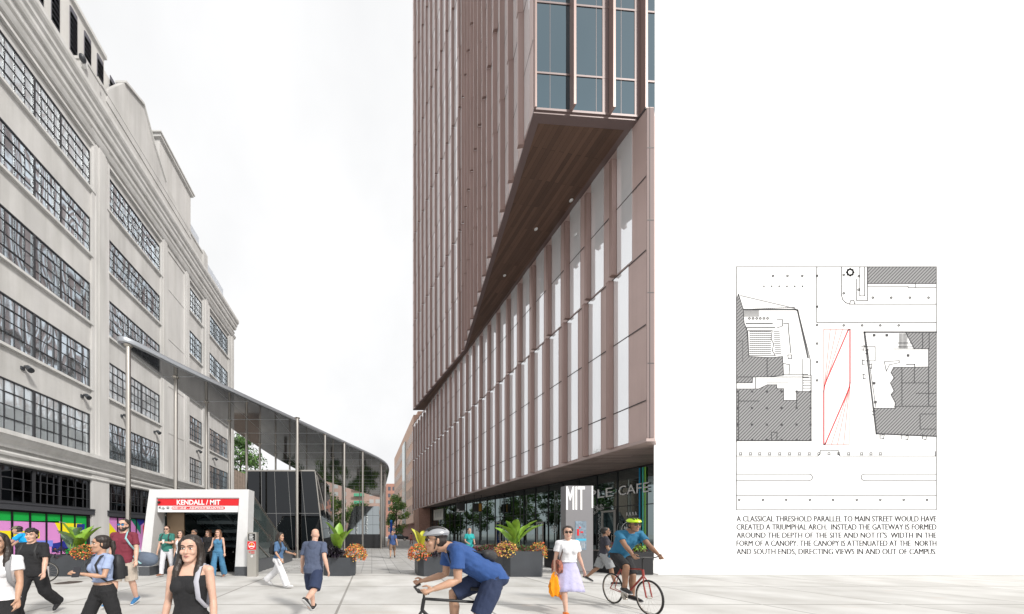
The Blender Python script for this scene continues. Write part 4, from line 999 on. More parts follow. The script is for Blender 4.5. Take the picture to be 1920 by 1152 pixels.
t1 = M('leaf_mid', (.09, .19, .04), .55, var=.3, scale=1.5); t2 = M('leaf_deep', (.05, .11, .035), .55, var=.3, scale=1.5); t3 = M('leaf_light', (.2, .33, .06), .55, var=.25, scale=1.5)
rt = random.Random(5)
tree((4.9, 62, 0), 9.2, 2.6, 3.6, 2600, [t3, t1], 'light green young tree at the far end of the lane', rt, .3, .22)
tree((-20.5, 48, 0), 16.5, 4.6, 5.2, 5000, [t2, t1], 'dark green tree rising past the corner of the warehouse', rt, .35, .28)
tree((-14.5, 52, 0), 11, 3.4, 3.8, 3000, [t2, t1], 'dark green tree just past the slatted wall', rt, .35, .26)
tree((-7.5, 58, 0), 8.5, 3.2, 3.0, 2600, [t3, t1], 'light green tree beside the pale grey glass hood', rt, .3, .25)
tree((-11, 70, 0), 10, 3.6, 3.6, 2600, [t1, t3], 'mid green tree far behind the black glass volume', rt, .3, .28)
tree((-3.5, 78, 0), 9, 3.2, 3.2, 2400, [t1, t3], 'small green tree far behind the canopy posts', rt, .3, .28)
tree((-1.5, 68, 0), 8, 3.0, 3.0, 2600, [t3, t1], 'light green tree behind the pale grey glass hood', rt, .3, .26)
tree((-17.5, 62, 0), 12, 4.2, 4.4, 3600, [t1, t3], 'tall green tree far behind the slatted wall', rt, .3, .3)
# parked car at the end of the lane
cr_ = empty('parked_car', (6.4, 75, 0), label='dark parked car side-on at the far end of the lane', cat='car')
mb = MB(); bodyp = [(-2.4, .35), (2.4, .35), (2.45, .75), (2.35, 1.0), (1.3, 1.1), (.75, 1.75), (-1.7, 1.78), (-2.3, 1.15), (-2.45, .8)]
mb.loft([[(6.4 + x, 74.1 + .06 * (h > 1.05), h) for x, h in bodyp], [(6.4 + x, 75.9 - .06 * (h > 1.05), h) for x, h in bodyp]]); mb.build('body', M('car_paint', (.02, .025, .03), .25, .3), cr_, bevel=.04)
mb = MB(); mb.slab([(6.4 + x, 74.13, h) for x, h in ((-1.95, 1.15), (1.1, 1.15), (.65, 1.65), (-1.6, 1.68))], (0, .02, 0)); mb.build('side_window', M('car_glass', (.1, .12, .13), .05, .6), cr_)
for x in (-1.5, 1.5):
    mb = MB(); mb.tube([(6.4 + x, 74.02, .36), (6.4 + x, 74.25, .36)], .36, 20); wo = mb.build('wheel', BLK, cr_)
    mb = MB(); mb.tube([(6.4 + x, 74.0, .36), (6.4 + x, 74.03, .36)], .22, 16); mb.build('rim', steel, wo)
bph = empty('emergency_phone', (PXX(734, 52), 52, 0), label='tall bright blue emergency phone post', cat='post')
bm_ = M('bright_blue', (.01, .1, .6), .4); x = PXX(733.5, 52)
mb = MB(); mb.tube([(x, 52, 0), (x, 52, 3.5)], [.2, .2], 14); mb.build('post', bm_, bph)
mb = MB(); mb.tube([(x, 52, 3.5), (x, 52, 3.7), (x, 52, 3.95)], [.14, .24, .16], 14); mb.build('lamp', M('blue_lamp', (.05, .3, .9), .2), bph)
mb = MB(); mb.box(x - .12, x + .12, 51.77, 51.8, 1.1, 1.7); mb.build('phone_panel', steel, bph)

# ---------------------------------------------------------------- added white block standing in for the page, with its plan
WZ = 18.1
wb = empty('page_block', (28, WZ, 0), label='tall blank white block standing in for the page beside the corner of the mauve tower', cat='building')
wl = (1226.2 - CX) / F * WZ
mb = MB(); mb.prism([(wl, WZ), (20.6, 21.5), (41.5, 21.5), (41.5, WZ)], 0, 34); mb.build('wall', page_white_mat, wb)
mb = MB(); mb.prism([(wl - .02, WZ - .03), (20.4, 21.5), (41.6, 21.5), (41.6, WZ - .03)], 34, 34.3); mb.build('coping', page_white_mat, wb)
kz = WZ / F
mb = MB(); mb.box(10.95, 41.4, 11.8, WZ - .035, 0, .03); structure(mb.build('white_ground_slab', M('slab_white', (.8, .8, .79), .6, var=.03, scale=6)))  # added slab that carries the page white on over the ground
def P(u, v, d=.006): return ((1370 + u * .486 - CX) * kz, WZ - d, HC + (CY - (490 + v * .486)) * kz)
def line(mb, pts, wpx=1.2, d=.006):
    wv = max(wpx, 1.9) * .486 * kz / 2 * 1.45
    for a, b in zip(pts, pts[1:]):
        A = Vector(P(*a, d)); B = Vector(P(*b, d)); t = (B - A)
        if t.length < 1e-6: continue
        t.normalize(); n_ = Vector((-t.z, 0, t.x)) * wv; mb.quad(A - n_ - t * wv, B - n_ + t * wv, B + n_ + t * wv, A + n_ - t * wv)
def dash(mb, a, b, n_, wpx=1, d=.006):
    for k_ in range(n_):
        f0, f1 = k_ / n_, (k_ + .55) / n_; line(mb, [(a[0] + (b[0] - a[0]) * f0, a[1] + (b[1] - a[1]) * f0), (a[0] + (b[0] - a[0]) * f1, a[1] + (b[1] - a[1]) * f1)], wpx, d)
def circ(mb, u, v, r, wpx=1, d=.006): line(mb, [(u + r * math.cos(t), v + r * math.sin(t)) for t in [2 * math.pi * k_ / 12 for k_ in range(13)]], wpx, d)
pm = empty('site_plan', P(408, 958), label='printed site plan with hatched grey blocks and a red outline on the white page block', cat='drawing')
ink = M('plan_ink', (.05, .05, .055), .8); inkg = M('plan_grey_ink', (.1, .1, .105), .8); redk = M('plan_red_ink', (.62, .02, .03), .8); pinkk = M('plan_pink_ink', (.8, .3, .28), .8)
hm = bpy.data.materials.new('plan_hatch'); hm.use_nodes = True; n = hm.node_tree.nodes; l = hm.node_tree.links
t_ = n.new('ShaderNodeTexCoord'); s_ = n.new('ShaderNodeSeparateXYZ'); l.new(t_.outputs['Object'], s_.inputs[0])
a_ = n.new('ShaderNodeMath'); a_.operation = 'SUBTRACT'; l.new(s_.outputs[2], a_.inputs[0]); l.new(s_.outputs[0], a_.inputs[1])
m1 = n.new('ShaderNodeMath'); m1.operation = 'MULTIPLY'; m1.inputs[1].default_value = 5.0; l.new(a_.outputs[0], m1.inputs[0])
m2 = n.new('ShaderNodeMath'); m2.operation = 'FRACT'; l.new(m1.outputs[0], m2.inputs[0])
m3 = n.new('ShaderNodeMath'); m3.operation = 'LESS_THAN'; m3.inputs[1].default_value = .3; l.new(m2.outputs[0], m3.inputs[0])
mm = n.new('ShaderNodeMixRGB'); mm.inputs[1].default_value = (.27, .27, .275, 1); mm.inputs[2].default_value = (.05, .05, .055, 1); l.new(m3.outputs[0], mm.inputs['Fac']); l.new(mm.outputs[0], n['Principled BSDF'].inputs['Base Color']); n['Principled BSDF'].inputs['Roughness'].default_value = .85
H = [[(22, 150), (30, 127), (48, 185), (52, 240), (62, 262), (70, 368), (155, 372), (200, 368), (204, 440), (140, 447), (85, 447), (83, 470), (22, 470)],
     [(22, 493), (107, 493), (140, 477), (178, 477), (178, 492), (204, 492), (204, 537), (254, 537), (254, 503), (309, 503), (309, 693), (22, 693)],
     [(527, 22), (793, 22), (793, 87), (527, 87)],
     [(675, 275), (793, 275), (793, 675), (562, 666), (551, 567), (634, 567), (634, 545), (618, 515), (630, 500), (616, 470), (630, 450), (618, 430), (628, 410), (763, 408), (763, 339), (708, 339)]]
for hp in H: mb = MB(); mb.poly([P(u, v, .004) for u, v in hp]); mb.build('hatched_block', hm, pm)
mb = MB()
line(mb, [(22, 22), (793, 22), (793, 959), (22, 959), (22, 22)], 1.6)
line(mb, [(332, 22), (332, 237), (793, 237)], 2); line(mb, [(427, 22), (427, 130), (432, 148), (443, 160), (458, 166), (793, 166)], 2); line(mb, [(486, 70), (486, 152), (528, 152), (528, 22)], 2)
line(mb, [(458, 166), (463, 152), (475, 152), (479, 166)], 1.5)
line(mb, [(50, 187), (250, 187), (258, 190), (298, 372)], 4); line(mb, [(258, 187), (308, 385), (308, 440)], 1.6)
line(mb, [(515, 274), (562, 666)], 4); line(mb, [(515, 274), (793, 274)], 4); line(mb, [(562, 666), (793, 676)], 3.5); line(mb, [(22, 693), (310, 693)], 3); line(mb, [(310, 440), (310, 693)], 2.5); line(mb, [(22, 447), (83, 447), (200, 447), (300, 447)], 2)
for hp in H: line(mb, hp + hp[:1], 1.6, .008)
rr = random.Random(4)
for (u, v) in [(x, y) for x in (27, 82, 139, 196, 254, 308) for y in (503, 567, 631, 690)]: mb.box(P(u - 4, v)[0], P(u + 4, v)[0], WZ - .01, WZ - .005, P(u, v + 4)[2], P(u, v - 4)[2])
for (u, v) in ((553, 286), (602, 286), (684, 364), (553, 471), (558, 544)): mb.box(P(u - 5, v)[0], P(u + 5, v)[0], WZ - .01, WZ - .005, P(u, v + 5)[2], P(u, v - 5)[2])
for a, b in (((30, 500), (30, 690)), ((95, 450), (95, 490)), ((140, 372), (140, 447)), ((254, 567), (254, 540)), ((22, 540), (110, 540)), ((660, 408), (660, 560)), ((708, 408), (708, 470)), ((763, 408), (763, 560)), ((630, 560), (793, 560)), ((730, 590), (730, 648)), ((730, 648), (793, 648)), ((730, 590), (793, 590)), ((660, 470), (763, 470)), ((715, 510), (793, 510)), ((740, 275), (740, 339)), ((765, 275), (765, 339)), ((157, 660), (157, 693)), ((178, 660), (178, 693)), ((157, 660), (178, 660))): line(mb, [a, b], 1.6, .009)
for u, v, s_ in ((505, 330, 1), (520, 345, 1), (517, 385, -1), (520, 440, -1), (535, 400, 1), (545, 580, 1), (582, 672, 1), (675, 676, 1), (745, 676, 1)): line(mb, [(u, v), (u + 10 * s_, v - 4), (u + 8 * s_, v + 14), (u, v + 12)], 1.4)
for u in (576, 660, 740): line(mb, [(u, 668), (u, 686)], 2)
line(mb, [(60, 241), (160, 241)], 3); line(mb, [(58, 257), (170, 257)], 3); line(mb, [(178, 226), (200, 226), (200, 250), (178, 258)], 2); line(mb, [(205, 240), (222, 240), (222, 255), (232, 355)], 2.2); line(mb, [(220, 362), (235, 362), (235, 376), (222, 376), (220, 362)], 1.8); line(mb, [(204, 395), (228, 400), (225, 436)], 1.6)
line(mb, [(66, 268), (160, 268), (156, 300), (166, 320), (160, 345), (172, 364), (70, 364), (66, 268)], 1.2)
line(mb, [(678, 398), (710, 398), (710, 404)], 2.5); line(mb, [(28, 470), (60, 470)], 1.6)
mb.build('black_linework', ink, pm)
mb = MB()
for r_ in range(12):
    for c_ in range(11):
        u = 74 + c_ * 7.6; v = 272 + r_ * 7.7; line(mb, [(u, v), (u + 3.6, v)], 2.4)
    for c_ in range(4): u = 166 + c_ * 6; line(mb, [(u + r_ * .6, 272 + r_ * 7.7), (u + 3 + r_ * .6, 272 + r_ * 7.7)], 2)
for u, v in ((163, 57), (219, 57), (276, 57), (333, 57), (333, 176), (128, 97), (158, 97), (187, 97), (217, 97), (247, 97), (277, 97), (333, 247), (333, 318), (333, 389), (333, 460), (436, 53), (436, 124), (494, 58), (494, 110), (436, 248), (507, 248), (577, 248), (648, 248), (548, 141), (619, 141), (691, 141), (763, 141)): circ(mb, u, v, 3.2 if v != 97 else 1.5, 1.2)
for u in (33, 124, 214, 305, 395, 486, 577, 667, 757): circ(mb, u, 921, 3.2, 1.6)
for u in (38, 76, 112, 150, 189, 227, 265, 303, 340, 379, 417, 455, 505, 541, 577): line(mb, [(u - 4, 739), (u + 4, 739), (u + 4, 747), (u - 4, 747), (u - 4, 739)], 1.2)
line(mb, [(22, 752), (337, 752), (345, 742), (345, 731), (415, 731), (415, 742), (421, 752), (790, 752), (790, 735)], 2)
for a, b in ((22, 303), (793, 515)):
    s_ = 1 if a < 400 else -1; line(mb, [(a, 822), (b, 822)] + [(b + s_ * 12 * math.sin(R(t)), 834 - 12 * math.cos(R(t))) for t in range(0, 181, 20)] + [(a, 846)], 1.6)
line(mb, [(22, 904), (793, 904)], 1.6); line(mb, [(530, 97), (684, 97), (684, 102), (793, 102)], 1.4); line(mb, [(684, 86), (712, 86), (712, 102)], 1.4)
dash(mb, (38, 133), (250, 183), 34, 1.3); dash(mb, (85, 185), (250, 178), 20, 2); circ(mb, 461, 43, 12, 3)
for k_ in range(8): circ(mb, 461 + 12 * math.cos(k_ * .785), 43 + 12 * math.sin(k_ * .785), 3, 1.2)
line(mb, [(498, 22), (498, 134), (516, 134), (516, 22)], 2); line(mb, [(515, 330), (557, 330), (557, 385), (522, 385)], 1.3); line(mb, [(593, 388), (650, 384), (650, 392), (612, 400), (600, 425), (593, 388)], 1.2)
for k_ in range(7): line(mb, [(650 + k_ * 5, 280), (650 + k_ * 5, 335)], 1.1)
line(mb, [(645, 316), (700, 316)], 1.2); line(mb, [(645, 331), (705, 331)], 1.2)
for k_ in range(6): line(mb, [(52, 190 + k_ * 4.5), (108, 190 + k_ * 4.5)], 1)
for k_ in range(6): line(mb, [(278, 440 + k_ * 10), (306, 440 + k_ * 10)], 1)
line(mb, [(278, 378), (278, 500)], 1.2); dash(mb, (203, 437), (300, 437), 14); dash(mb, (518, 275), (560, 565), 40, 1); line(mb, [(140, 470), (220, 470)], 1.2); line(mb, [(22, 308), (46, 308), (46, 388)], 1.2); line(mb, [(628, 339), (760, 339)], 1.6)
for k_ in range(6): circ(mb, 72 + k_ * 14, 221, 3.5, 1)
mb.build('grey_linework', inkg, pm)
mb = MB(); line(mb, [(359, 707), (359, 502), (362, 480), (370, 458), (452, 268), (455, 264), (460, 264), (460, 470), (457, 488), (448, 512), (366, 702), (363, 707), (359, 707)], 3, .008); mb.build('canopy_outline', redk, pm)
mb = MB()
for u in (384, 407, 431): line(mb, [(361, 488), (u, 264)], 1.4)
for u in (389, 412, 436): line(mb, [(458, 484), (u, 707)], 1.4)
dash(mb, (359, 264), (359, 500), 36, 1.6); dash(mb, (359, 264), (455, 264), 14, 1.6); dash(mb, (460, 480), (460, 707), 36, 1.6); dash(mb, (365, 707), (460, 707), 14, 1.6)
mb.build('alternative_outline', pinkk, pm)
cap = empty('page_caption', P(408, 1130), label='five lines of thin dark capital lettering under the printed plan', cat='lettering')
mb = MB()
LINES = ['A CLASSICAL THRESHOLD PARALLEL TO MAIN STREET WOULD HAVE', 'CREATED A TRIUMPHAL ARCH.  INSTEAD THE GATEWAY IS FORMED', "AROUND THE DEPTH OF THE SITE AND NOT IT'S  WIDTH IN THE", 'FORM OF A CANOPY. THE CANOPY IS ATTENUATED AT THE  NORTH', 'AND SOUTH ENDS, DIRECTING VIEWS IN AND OUT OF CAMPUS.']
for k_, s_ in enumerate(LINES):
    y1_ = 983 + k_ * 31.5; y2_ = y1_ + 22 + (4 if ',' in s_ else 0)
    for dx_, dd_ in ((0, .006), (.7, .007), (1.3, .008)):
        A = Vector(P(22 + dx_, y2_, 0)); put_text(mb, s_, A, Vector(P(792.5 + dx_, y2_, 0)) - A, Vector(P(22 + dx_, y1_, 0)) - A, (0, -1, 0), dd_, 0.)
mb.build('lettering', M('caption_ink', (.03, .03, .035), .8), cap)

# ---------------------------------------------------------------- people
SKIN = {'fair': (.58, .36, .27), 'tan': (.46, .27, .18), 'brown': (.26, .14, .085), 'light': (.62, .42, .33)}
def skin(k): return M('skin_' + k, SKIN[k], .5, var=.12, scale=11, sub=.12)
HAIRC = {'black': (.012, .01, .009), 'brown': (.05, .028, .016), 'auburn': (.13, .06, .03), 'dark': (.022, .015, .012)}
def hairm(k): return M('hair_' + k, HAIRC[k], .45, var=.35, scale=40, bump=.4, bscale=60, stretch=(1, 1, .2))
def cloth(name, c, **k): return M('cloth_' + name, c, .85, var=k.get('var', .08), scale=k.get('scale', 12), bump=.55, bscale=16)
eye_w = M('eye_white', (.7, .68, .65), .3); eye_d = M('eye_dark', (.02, .012, .01), .2); lipm = M('lips', (.42, .16, .14), .45); browm = M('brow', (.03, .02, .015), .8)
def rotx(v, a, piv):
    p = v - piv; return piv + Vector((p.x, p.y * math.cos(a) - p.z * -math.sin(a) * 1 if False else p.y * math.cos(a) - p.z * math.sin(a) * 1, p.z * math.cos(a) + p.y * math.sin(a)))
class Fig:
    """joints of one standing figure, 1.75 m tall before scaling; it faces -Y, its right side is at -X"""
    def __init__(s, fem, lean=0., legs=((0, 0), (0, 0)), arms=((0, 8, 10, 0), (0, 8, 10, 0)), head=(0, 0), hips=None, abd=3, build=1.0):
        s.fem = fem; s.b = build; s.lean = R(lean); s.piv = Vector((0, 0, .93)); s.headrot = head
        hw = .092 if fem else .09; s.hw = hw; sw = (.165 if fem else .19) * (1 + (build - 1) * .4); s.sw = sw
        s.leg = []
        for i, sd in enumerate((-1, 1)):
            f, k = legs[i][0], legs[i][1]; ab = R(legs[i][2] if len(legs[i]) > 2 else abd); f, k = R(f), R(k)
            h = Vector((sd * hw, 0, .92)); kn = h + Vector((sd * math.sin(ab), -math.sin(f) * math.cos(ab), -math.cos(f) * math.cos(ab))) * .43
            an = kn + Vector((sd * math.sin(ab) * .3, -math.sin(f - k), -math.cos(f - k))).normalized() * .41
            foot = R(legs[i][3]) if len(legs[i]) > 3 else (f - k) * .55
            fd = Vector((sd * .15, -math.cos(foot), math.sin(foot) if foot > 0 else math.sin(foot))).normalized()
            up = Vector((0, math.sin(foot), math.cos(foot)))
            heel = an - fd * .055 - up * .055; toe = an + fd * .19 - up * .065; s.leg.append((h, kn, an, heel, toe, fd, up))
        s.arm = []
        for i, sd in enumerate((-1, 1)):
            f, ab, e, tw_ = [R(q) for q in arms[i]]
            sh_ = Vector((sd * sw, .01, 1.425)); d = Vector((sd * math.sin(ab), -math.sin(f) * math.cos(ab), -math.cos(f) * math.cos(ab)))
            el = sh_ + d * .285; d2 = Vector((sd * math.sin(ab) * math.cos(tw_) - sd * math.sin(tw_), -math.sin(f + e) * math.cos(tw_), -math.cos(f + e) * math.cos(tw_))).normalized()
            wr = el + d2 * .25; s.arm.append([s.L(q) for q in (sh_, el, wr)] + [d2])
        s.drop = min(min(l[3].z, l[4].z) - .02 for l in s.leg)
    def L(s, v): return rotx(v, -s.lean * -1 if False else s.lean, s.piv) if s.lean else v
    def ring(s, z, w, d, yo=0., n=20, e=2.3):
        r = []
        for k in range(n):
            t = 2 * math.pi * k / n; c, q = math.cos(t), math.sin(t)
            v = Vector((w * math.copysign(abs(c) ** (2 / e), c), yo + d * math.copysign(abs(q) ** (2 / e), q), z)); r.append(s.L(v) if z > .93 else v)
        return r
    def prof(s):
        b = s.b
        if s.fem: return [(.83, .105, .085, .01), (.88, .165, .112, .015), (.95, .168, .112, .012), (1.03, .138, .095, .0), (1.10, .124, .088, 0), (1.2, .138, .1, -.004), (1.29, .152, .112, -.008), (1.36, .15, .1, 0), (1.42, .145, .075, .008), (1.455, .08, .06, .012), (1.49, .05, .05, .012)]
        return [(.83, .105, .085, .01), (.88, .16 * b, .11 * b, .012), (.95, .163 * b, .112 * b, .008), (1.03, .155 * b, .105 * b, .0), (1.10, .155 * b, .105 * b, 0), (1.2, .168 * b, .112 * b, 0), (1.3, .182, .12, 0), (1.37, .182, .108, .004), (1.425, .165, .082, .01), (1.465, .09, .066, .012), (1.5, .06, .058, .012)]
    def at(s, z):
        p = s.prof()
        for a, b in zip(p, p[1:]):
            if a[0] <= z <= b[0]: t = (z - a[0]) / (b[0] - a[0]); return tuple(a[k] + (b[k] - a[k]) * t for k in range(4))
        return p[0] if z < p[0][0] else p[-1]
    def torso(s, mb, z0, z1, inf=0., hem=0., sw_top=True):
        zs = [z0] + [p[0] for p in s.prof() if z0 + .015 < p[0] < z1 - .015] + [z1]; rg = []
        for z in zs:
            q = s.at(z); k = inf + (hem if z == z0 else 0) + (.007 if hem and z < .97 else 0); rg.append(s.ring(z, q[1] + k, q[2] + k, q[3]))
        mb.loft(rg)
    def bust(s, mb, inf=0.):
        if s.fem:
            for sd in (-1, 1): mb.ell(s.L(Vector((sd * .068, -.082 - inf * .6, 1.285))), (.062 + inf, .052 + inf, .062 + inf))
        else:
            for sd in (-1, 1): mb.ell(s.L(Vector((sd * .075, -.085 - inf * .5, 1.31))), (.075 + inf, .04 + inf, .06 + inf))
    def hand(s, mb, i, grip=25):
        sh_, el, wr, _ = s.arm[i]; sd = (-1, 1)[i]
        d = (wr - el).normalized(); inn = Vector((-sd, 0, 0)); inn = (inn - d * inn.dot(d)).normalized(); fw = d.cross(inn) * sd
        if fw.y > 0: fw = -fw
        pm_ = wr + d * .045; w4 = fw
        mb.tube([wr, wr + d * .03, wr + d * .085], [.026, .034, .036], 12, True, flat=.6)
        for k, (off, L, r) in enumerate(((.028, .068, .0088), (.010, .078, .0092), (-.009, .072, .0088), (-.027, .056, .008))):
            b = wr + d * .085 + w4 * off; pts = [b]; a = R(grip * (.5 + .18 * k))
            dd = d.copy()
            for seg in range(3):
                dd = (d * math.cos(a * (seg + .6)) + inn * math.sin(a * (seg + .6))).normalized(); pts.append(pts[-1] + dd * L / 3 * (1.15 - .12 * seg))
            mb.tube(pts, [r, r, r * .93, r * .8], 7, True)
        tb = wr + d * .03 + w4 * .025; mb.tube([tb, tb + (d * .6 + w4 * .6 + inn * .3).normalized() * .04, tb + (d * .85 + w4 * .4 + inn * .45).normalized() * .072], [.013, .011, .009], 8, True)
    def head_c(s):
        return s.L(Vector((0, -.005, 1.625)))
    def hv(s, v):
        """a head-space point (origin at the middle of the head) to figure space"""
        yaw, pit = R(s.headrot[0]), R(s.headrot[1]); v = Vector(v)
        v = Vector((v.x, v.y * math.cos(pit) - v.z * math.sin(pit), v.y * math.sin(pit) + v.z * math.cos(pit)))
        v = Vector((v.x * math.cos(yaw) - v.y * math.sin(yaw), v.x * math.sin(yaw) + v.y * math.cos(yaw), v.z)); return s.head_c() + v
HP = [(-.118, -.075, -.03, .022), (-.108, -.085, -.012, .038), (-.09, -.088, .012, .05), (-.062, -.086, .05, .059), (-.03, -.084, .08, .066), (0, -.082, .094, .07), (.022, -.077, .098, .072), (.042, -.086, .099, .073), (.07, -.086, .098, .072), (.095, -.072, .088, .064), (.115, -.046, .064, .046), (.126, -.015, .035, .024)]
def head_rings(fig, inf=0., zmin=-1, zmax=1, back=0., n=22):
    rg = []
    for z, f, b, w_ in HP:
        if z < zmin or z > zmax: continue
        f -= inf; b += inf + back; w_ += inf; c = (f + b) / 2; d = (b - f) / 2; r = []
        for k in range(n):
            t = 2 * math.pi * k / n; cs, sn = math.cos(t), math.sin(t); e = 2.2
            r.append(fig.hv((w_ * math.copysign(abs(cs) ** (2 / e), cs), c + d * math.copysign(abs(sn) ** (2 / e), sn), z + (inf if z > .1 else 0))))
        rg.append(r)
    return rg
def person(loc, H, rz, fig, label, skin_k='fair', hair=('short', 'dark'), top=None, legsw=None, shoes=None, extra=None, voxel=.0085, group='people crossing the plaza', face=True, beard=False, glasses=None, hat=None, grip=25, z0=0., seat=False):
    sc_ = H / 1.75
    root = empty('person', (loc[0], loc[1], z0 - (0 if seat else fig.drop * sc_)), R(rz), label, 'person', group); root.scale = (sc_,) * 3
    def lk(me, name, mat, par=root): return link_mesh(me, name, mat, par)
    vx = voxel
    # body
    mb = MB(); fig.torso(mb, .83, 1.5); fig.bust(mb)
    mb.tube([fig.L(Vector((0, .012, 1.43))), fig.L(Vector((0, .008, 1.5))), fig.hv((0, .02, -.06))], [.062, .052 if fig.fem else .06, .052 if fig.fem else .06], 14)
    k_ = .9 if fig.fem else 1.0; k_ *= fig.b
    for i, (h, kn, an, heel, toe, fd, up) in enumerate(fig.leg):
        cm = kn + (an - kn) * .3 + Vector((0, .012, 0))
        mb.tube([h + Vector((0, 0, -.02)), h + (kn - h) * .4, kn, cm, kn + (an - kn) * .65, an], [.088 * k_, .08 * k_, .055 * k_, .057 * k_, .044 * k_, .036 * k_], 14, True)
        mb.ell(h + Vector((0, .03, .0)), (.085, .09, .09))
        mb.tube([heel + up * .03, an - up * .02 + fd * .02, (an + toe) / 2 - up * .005, toe + up * .01], [.034, .04, .036, .024], 10, True)
    for i in range(2):
        sh_, el, wr, d2 = fig.arm[i]; a_ = .88 if fig.fem else 1.05 * min(1.1, fig.b)
        mb.tube([sh_, sh_ + (el - sh_) * .35, el, el + (wr - el) * .3, wr], [.05 * a_, .048 * a_, .037 * a_, .04 * a_, .025 * a_], 12, True)
        mb.ell(sh_, (.055 * a_, .052 * a_, .055 * a_))
        n0 = fig.L(Vector((0, .012, 1.455))); mb.tube([n0, sh_ + Vector((0, 0, .005))], [.05, .045 * a_], 10, True)
        fig.hand(mb, i, grip)
    mb.loft(head_rings(fig))
    mb.tube([fig.hv((0, -.078, .025)), fig.hv((0, -.094, .0)), fig.hv((0, -.104, -.02))], [.009, .012, .014], 8, True)
    for sd in (-1, 1):
        mb.ell(fig.hv((sd * .014, -.09, -.024)), (.010, .012, .009)); mb.ell(fig.hv((sd * .04, -.062, -.02)), (.028, .026, .028)); mb.tube([fig.hv((sd * .012, -.084, .041)), fig.hv((sd * .045, -.074, .044))], [.009, .008], 8, True)
        mb.ell(fig.hv((sd * .072, .012, .0)), (.012, .02, .032))
    mb.ell(fig.hv((0, -.084, -.052)), (.026, .012, .015)); mb.ell(fig.hv((0, -.078, -.1)), (.022, .016, .016))
    lk(remeshed(mb, vx, 2), 'body', skin(skin_k))
    # face
    if face:
        mb = MB()
        for sd in (-1, 1): mb.ell(fig.hv((sd * .032, -.0755, .016)), (.015, .009, .0085))
        e_ = mb.build('eyes', eye_w, root, True, local=True)
        mb = MB()
        for sd in (-1, 1): mb.ell(fig.hv((sd * .032, -.083, .016)), (.007, .004, .0075))
        for sd in (-1, 1): mb.tube([fig.hv((sd * .016, -.083, .023)), fig.hv((sd * .033, -.0855, .026)), fig.hv((sd * .048, -.078, .021))], [.0012, .002, .0012], 6)
        mb.build('iris', eye_d, root, True, local=True)
        mb = MB()
        for sd in (-1, 1): mb.tube([fig.hv((sd * .013, -.0945, .04)), fig.hv((sd * .034, -.0895, .048)), fig.hv((sd * .054, -.073, .041))], [.004, .005, .003], 6, True)
        mb.build('eyebrows', browm, root, True, local=True)
        mb = MB(); mb.tube([fig.hv((-.024, -.086, -.055)), fig.hv((-.008, -.0965, -.0515)), fig.hv((0, -.0965, -.053)), fig.hv((.008, -.0965, -.0515)), fig.hv((.024, -.086, -.055))], [.002, .0048, .0045, .0048, .002], 8, True)
        mb.tube([fig.hv((-.02, -.086, -.057)), fig.hv((0, -.097, -.0625)), fig.hv((.02, -.086, -.057))], [.002, .0058, .002], 8, True); mb.build('lips', lipm, root, True, local=True)
    if beard:
        mb = MB(); mb.loft(head_rings(fig, .006, -.2, -.03)); mb.tube([fig.hv((-.028, -.084, -.042)), fig.hv((0, -.098, -.036)), fig.hv((.028, -.084, -.042))], [.006, .007, .006], 6, True)
        me = remeshed(mb, .007, 2); bm = bmesh.new(); bm.from_mesh(me); inv = fig.hv((0, 0, 0))
        bmesh.ops.delete(bm, geom=[v for v in bm.verts if (v.co - fig.hv((0, -.095, -.056))).length < .018 or (v.co - inv).z > -.026], context='VERTS'); bm.to_mesh(me); bm.free(); lk(me, 'beard', hairm('dark'))
    if glasses:
        mb = MB()
        for sd in (-1, 1):
            mb.slab([fig.hv((sd * .034 + .026 * math.cos(t), -.1 + .1 * (sd * .034 + .026 * math.cos(t)) ** 2 * 60 / 6, .016 + .019 * math.sin(t))) for t in [2 * math.pi * k / 14 for k in range(14)]], fig.hv((0, .004, 0)) - fig.hv((0, 0, 0)))
        mb.build('lenses', M('lens_' + glasses, {'dark': (.02, .015, .012), 'blue': (.02, .2, .45), 'clear': (.35, .3, .27)}[glasses], .08, .4 if glasses == 'blue' else 0), root, local=True)
        mb = MB(); mb.tube([fig.hv((-.062, -.09, .026)), fig.hv((0, -.104, .024)), fig.hv((.062, -.09, .026))], .0035, 6)
        for sd in (-1, 1): mb.tube([fig.hv((sd * .062, -.09, .026)), fig.hv((sd * .078, -.03, .022)), fig.hv((sd * .078, .02, .012))], .003, 6)
        mb.build('spectacle_frame', BLK, root, True, local=True)
    # hair
    hk, hc_ = hair
    if hk != 'bald':
        mb = MB(); g = .012 if hk == 'short' else .016
        mb.ell(fig.hv((0, .030, .066)), (.0755 + g, .091 + g, .063 + g), 22, 14)
        mb.ell(fig.hv((0, .035, .0)), (.072 + g, .075 + g, .085))
        if hk == 'messy':
            rq = random.Random(int(H * 1000))
            for _ in range(26):
                a = rq.uniform(0, 6.28); el = rq.uniform(.2, 1.3); p = Vector((.078 * math.cos(el) * math.cos(a), .014 + .095 * math.cos(el) * math.sin(a), .06 + .08 * math.sin(el))); mb.ell(fig.hv(p), (.026, .026, .022), 8, 6)
            for x in (-.04, -.015, .015, .04): mb.ell(fig.hv((x, -.072, .092)), (.024, .024, .02), 8, 6)
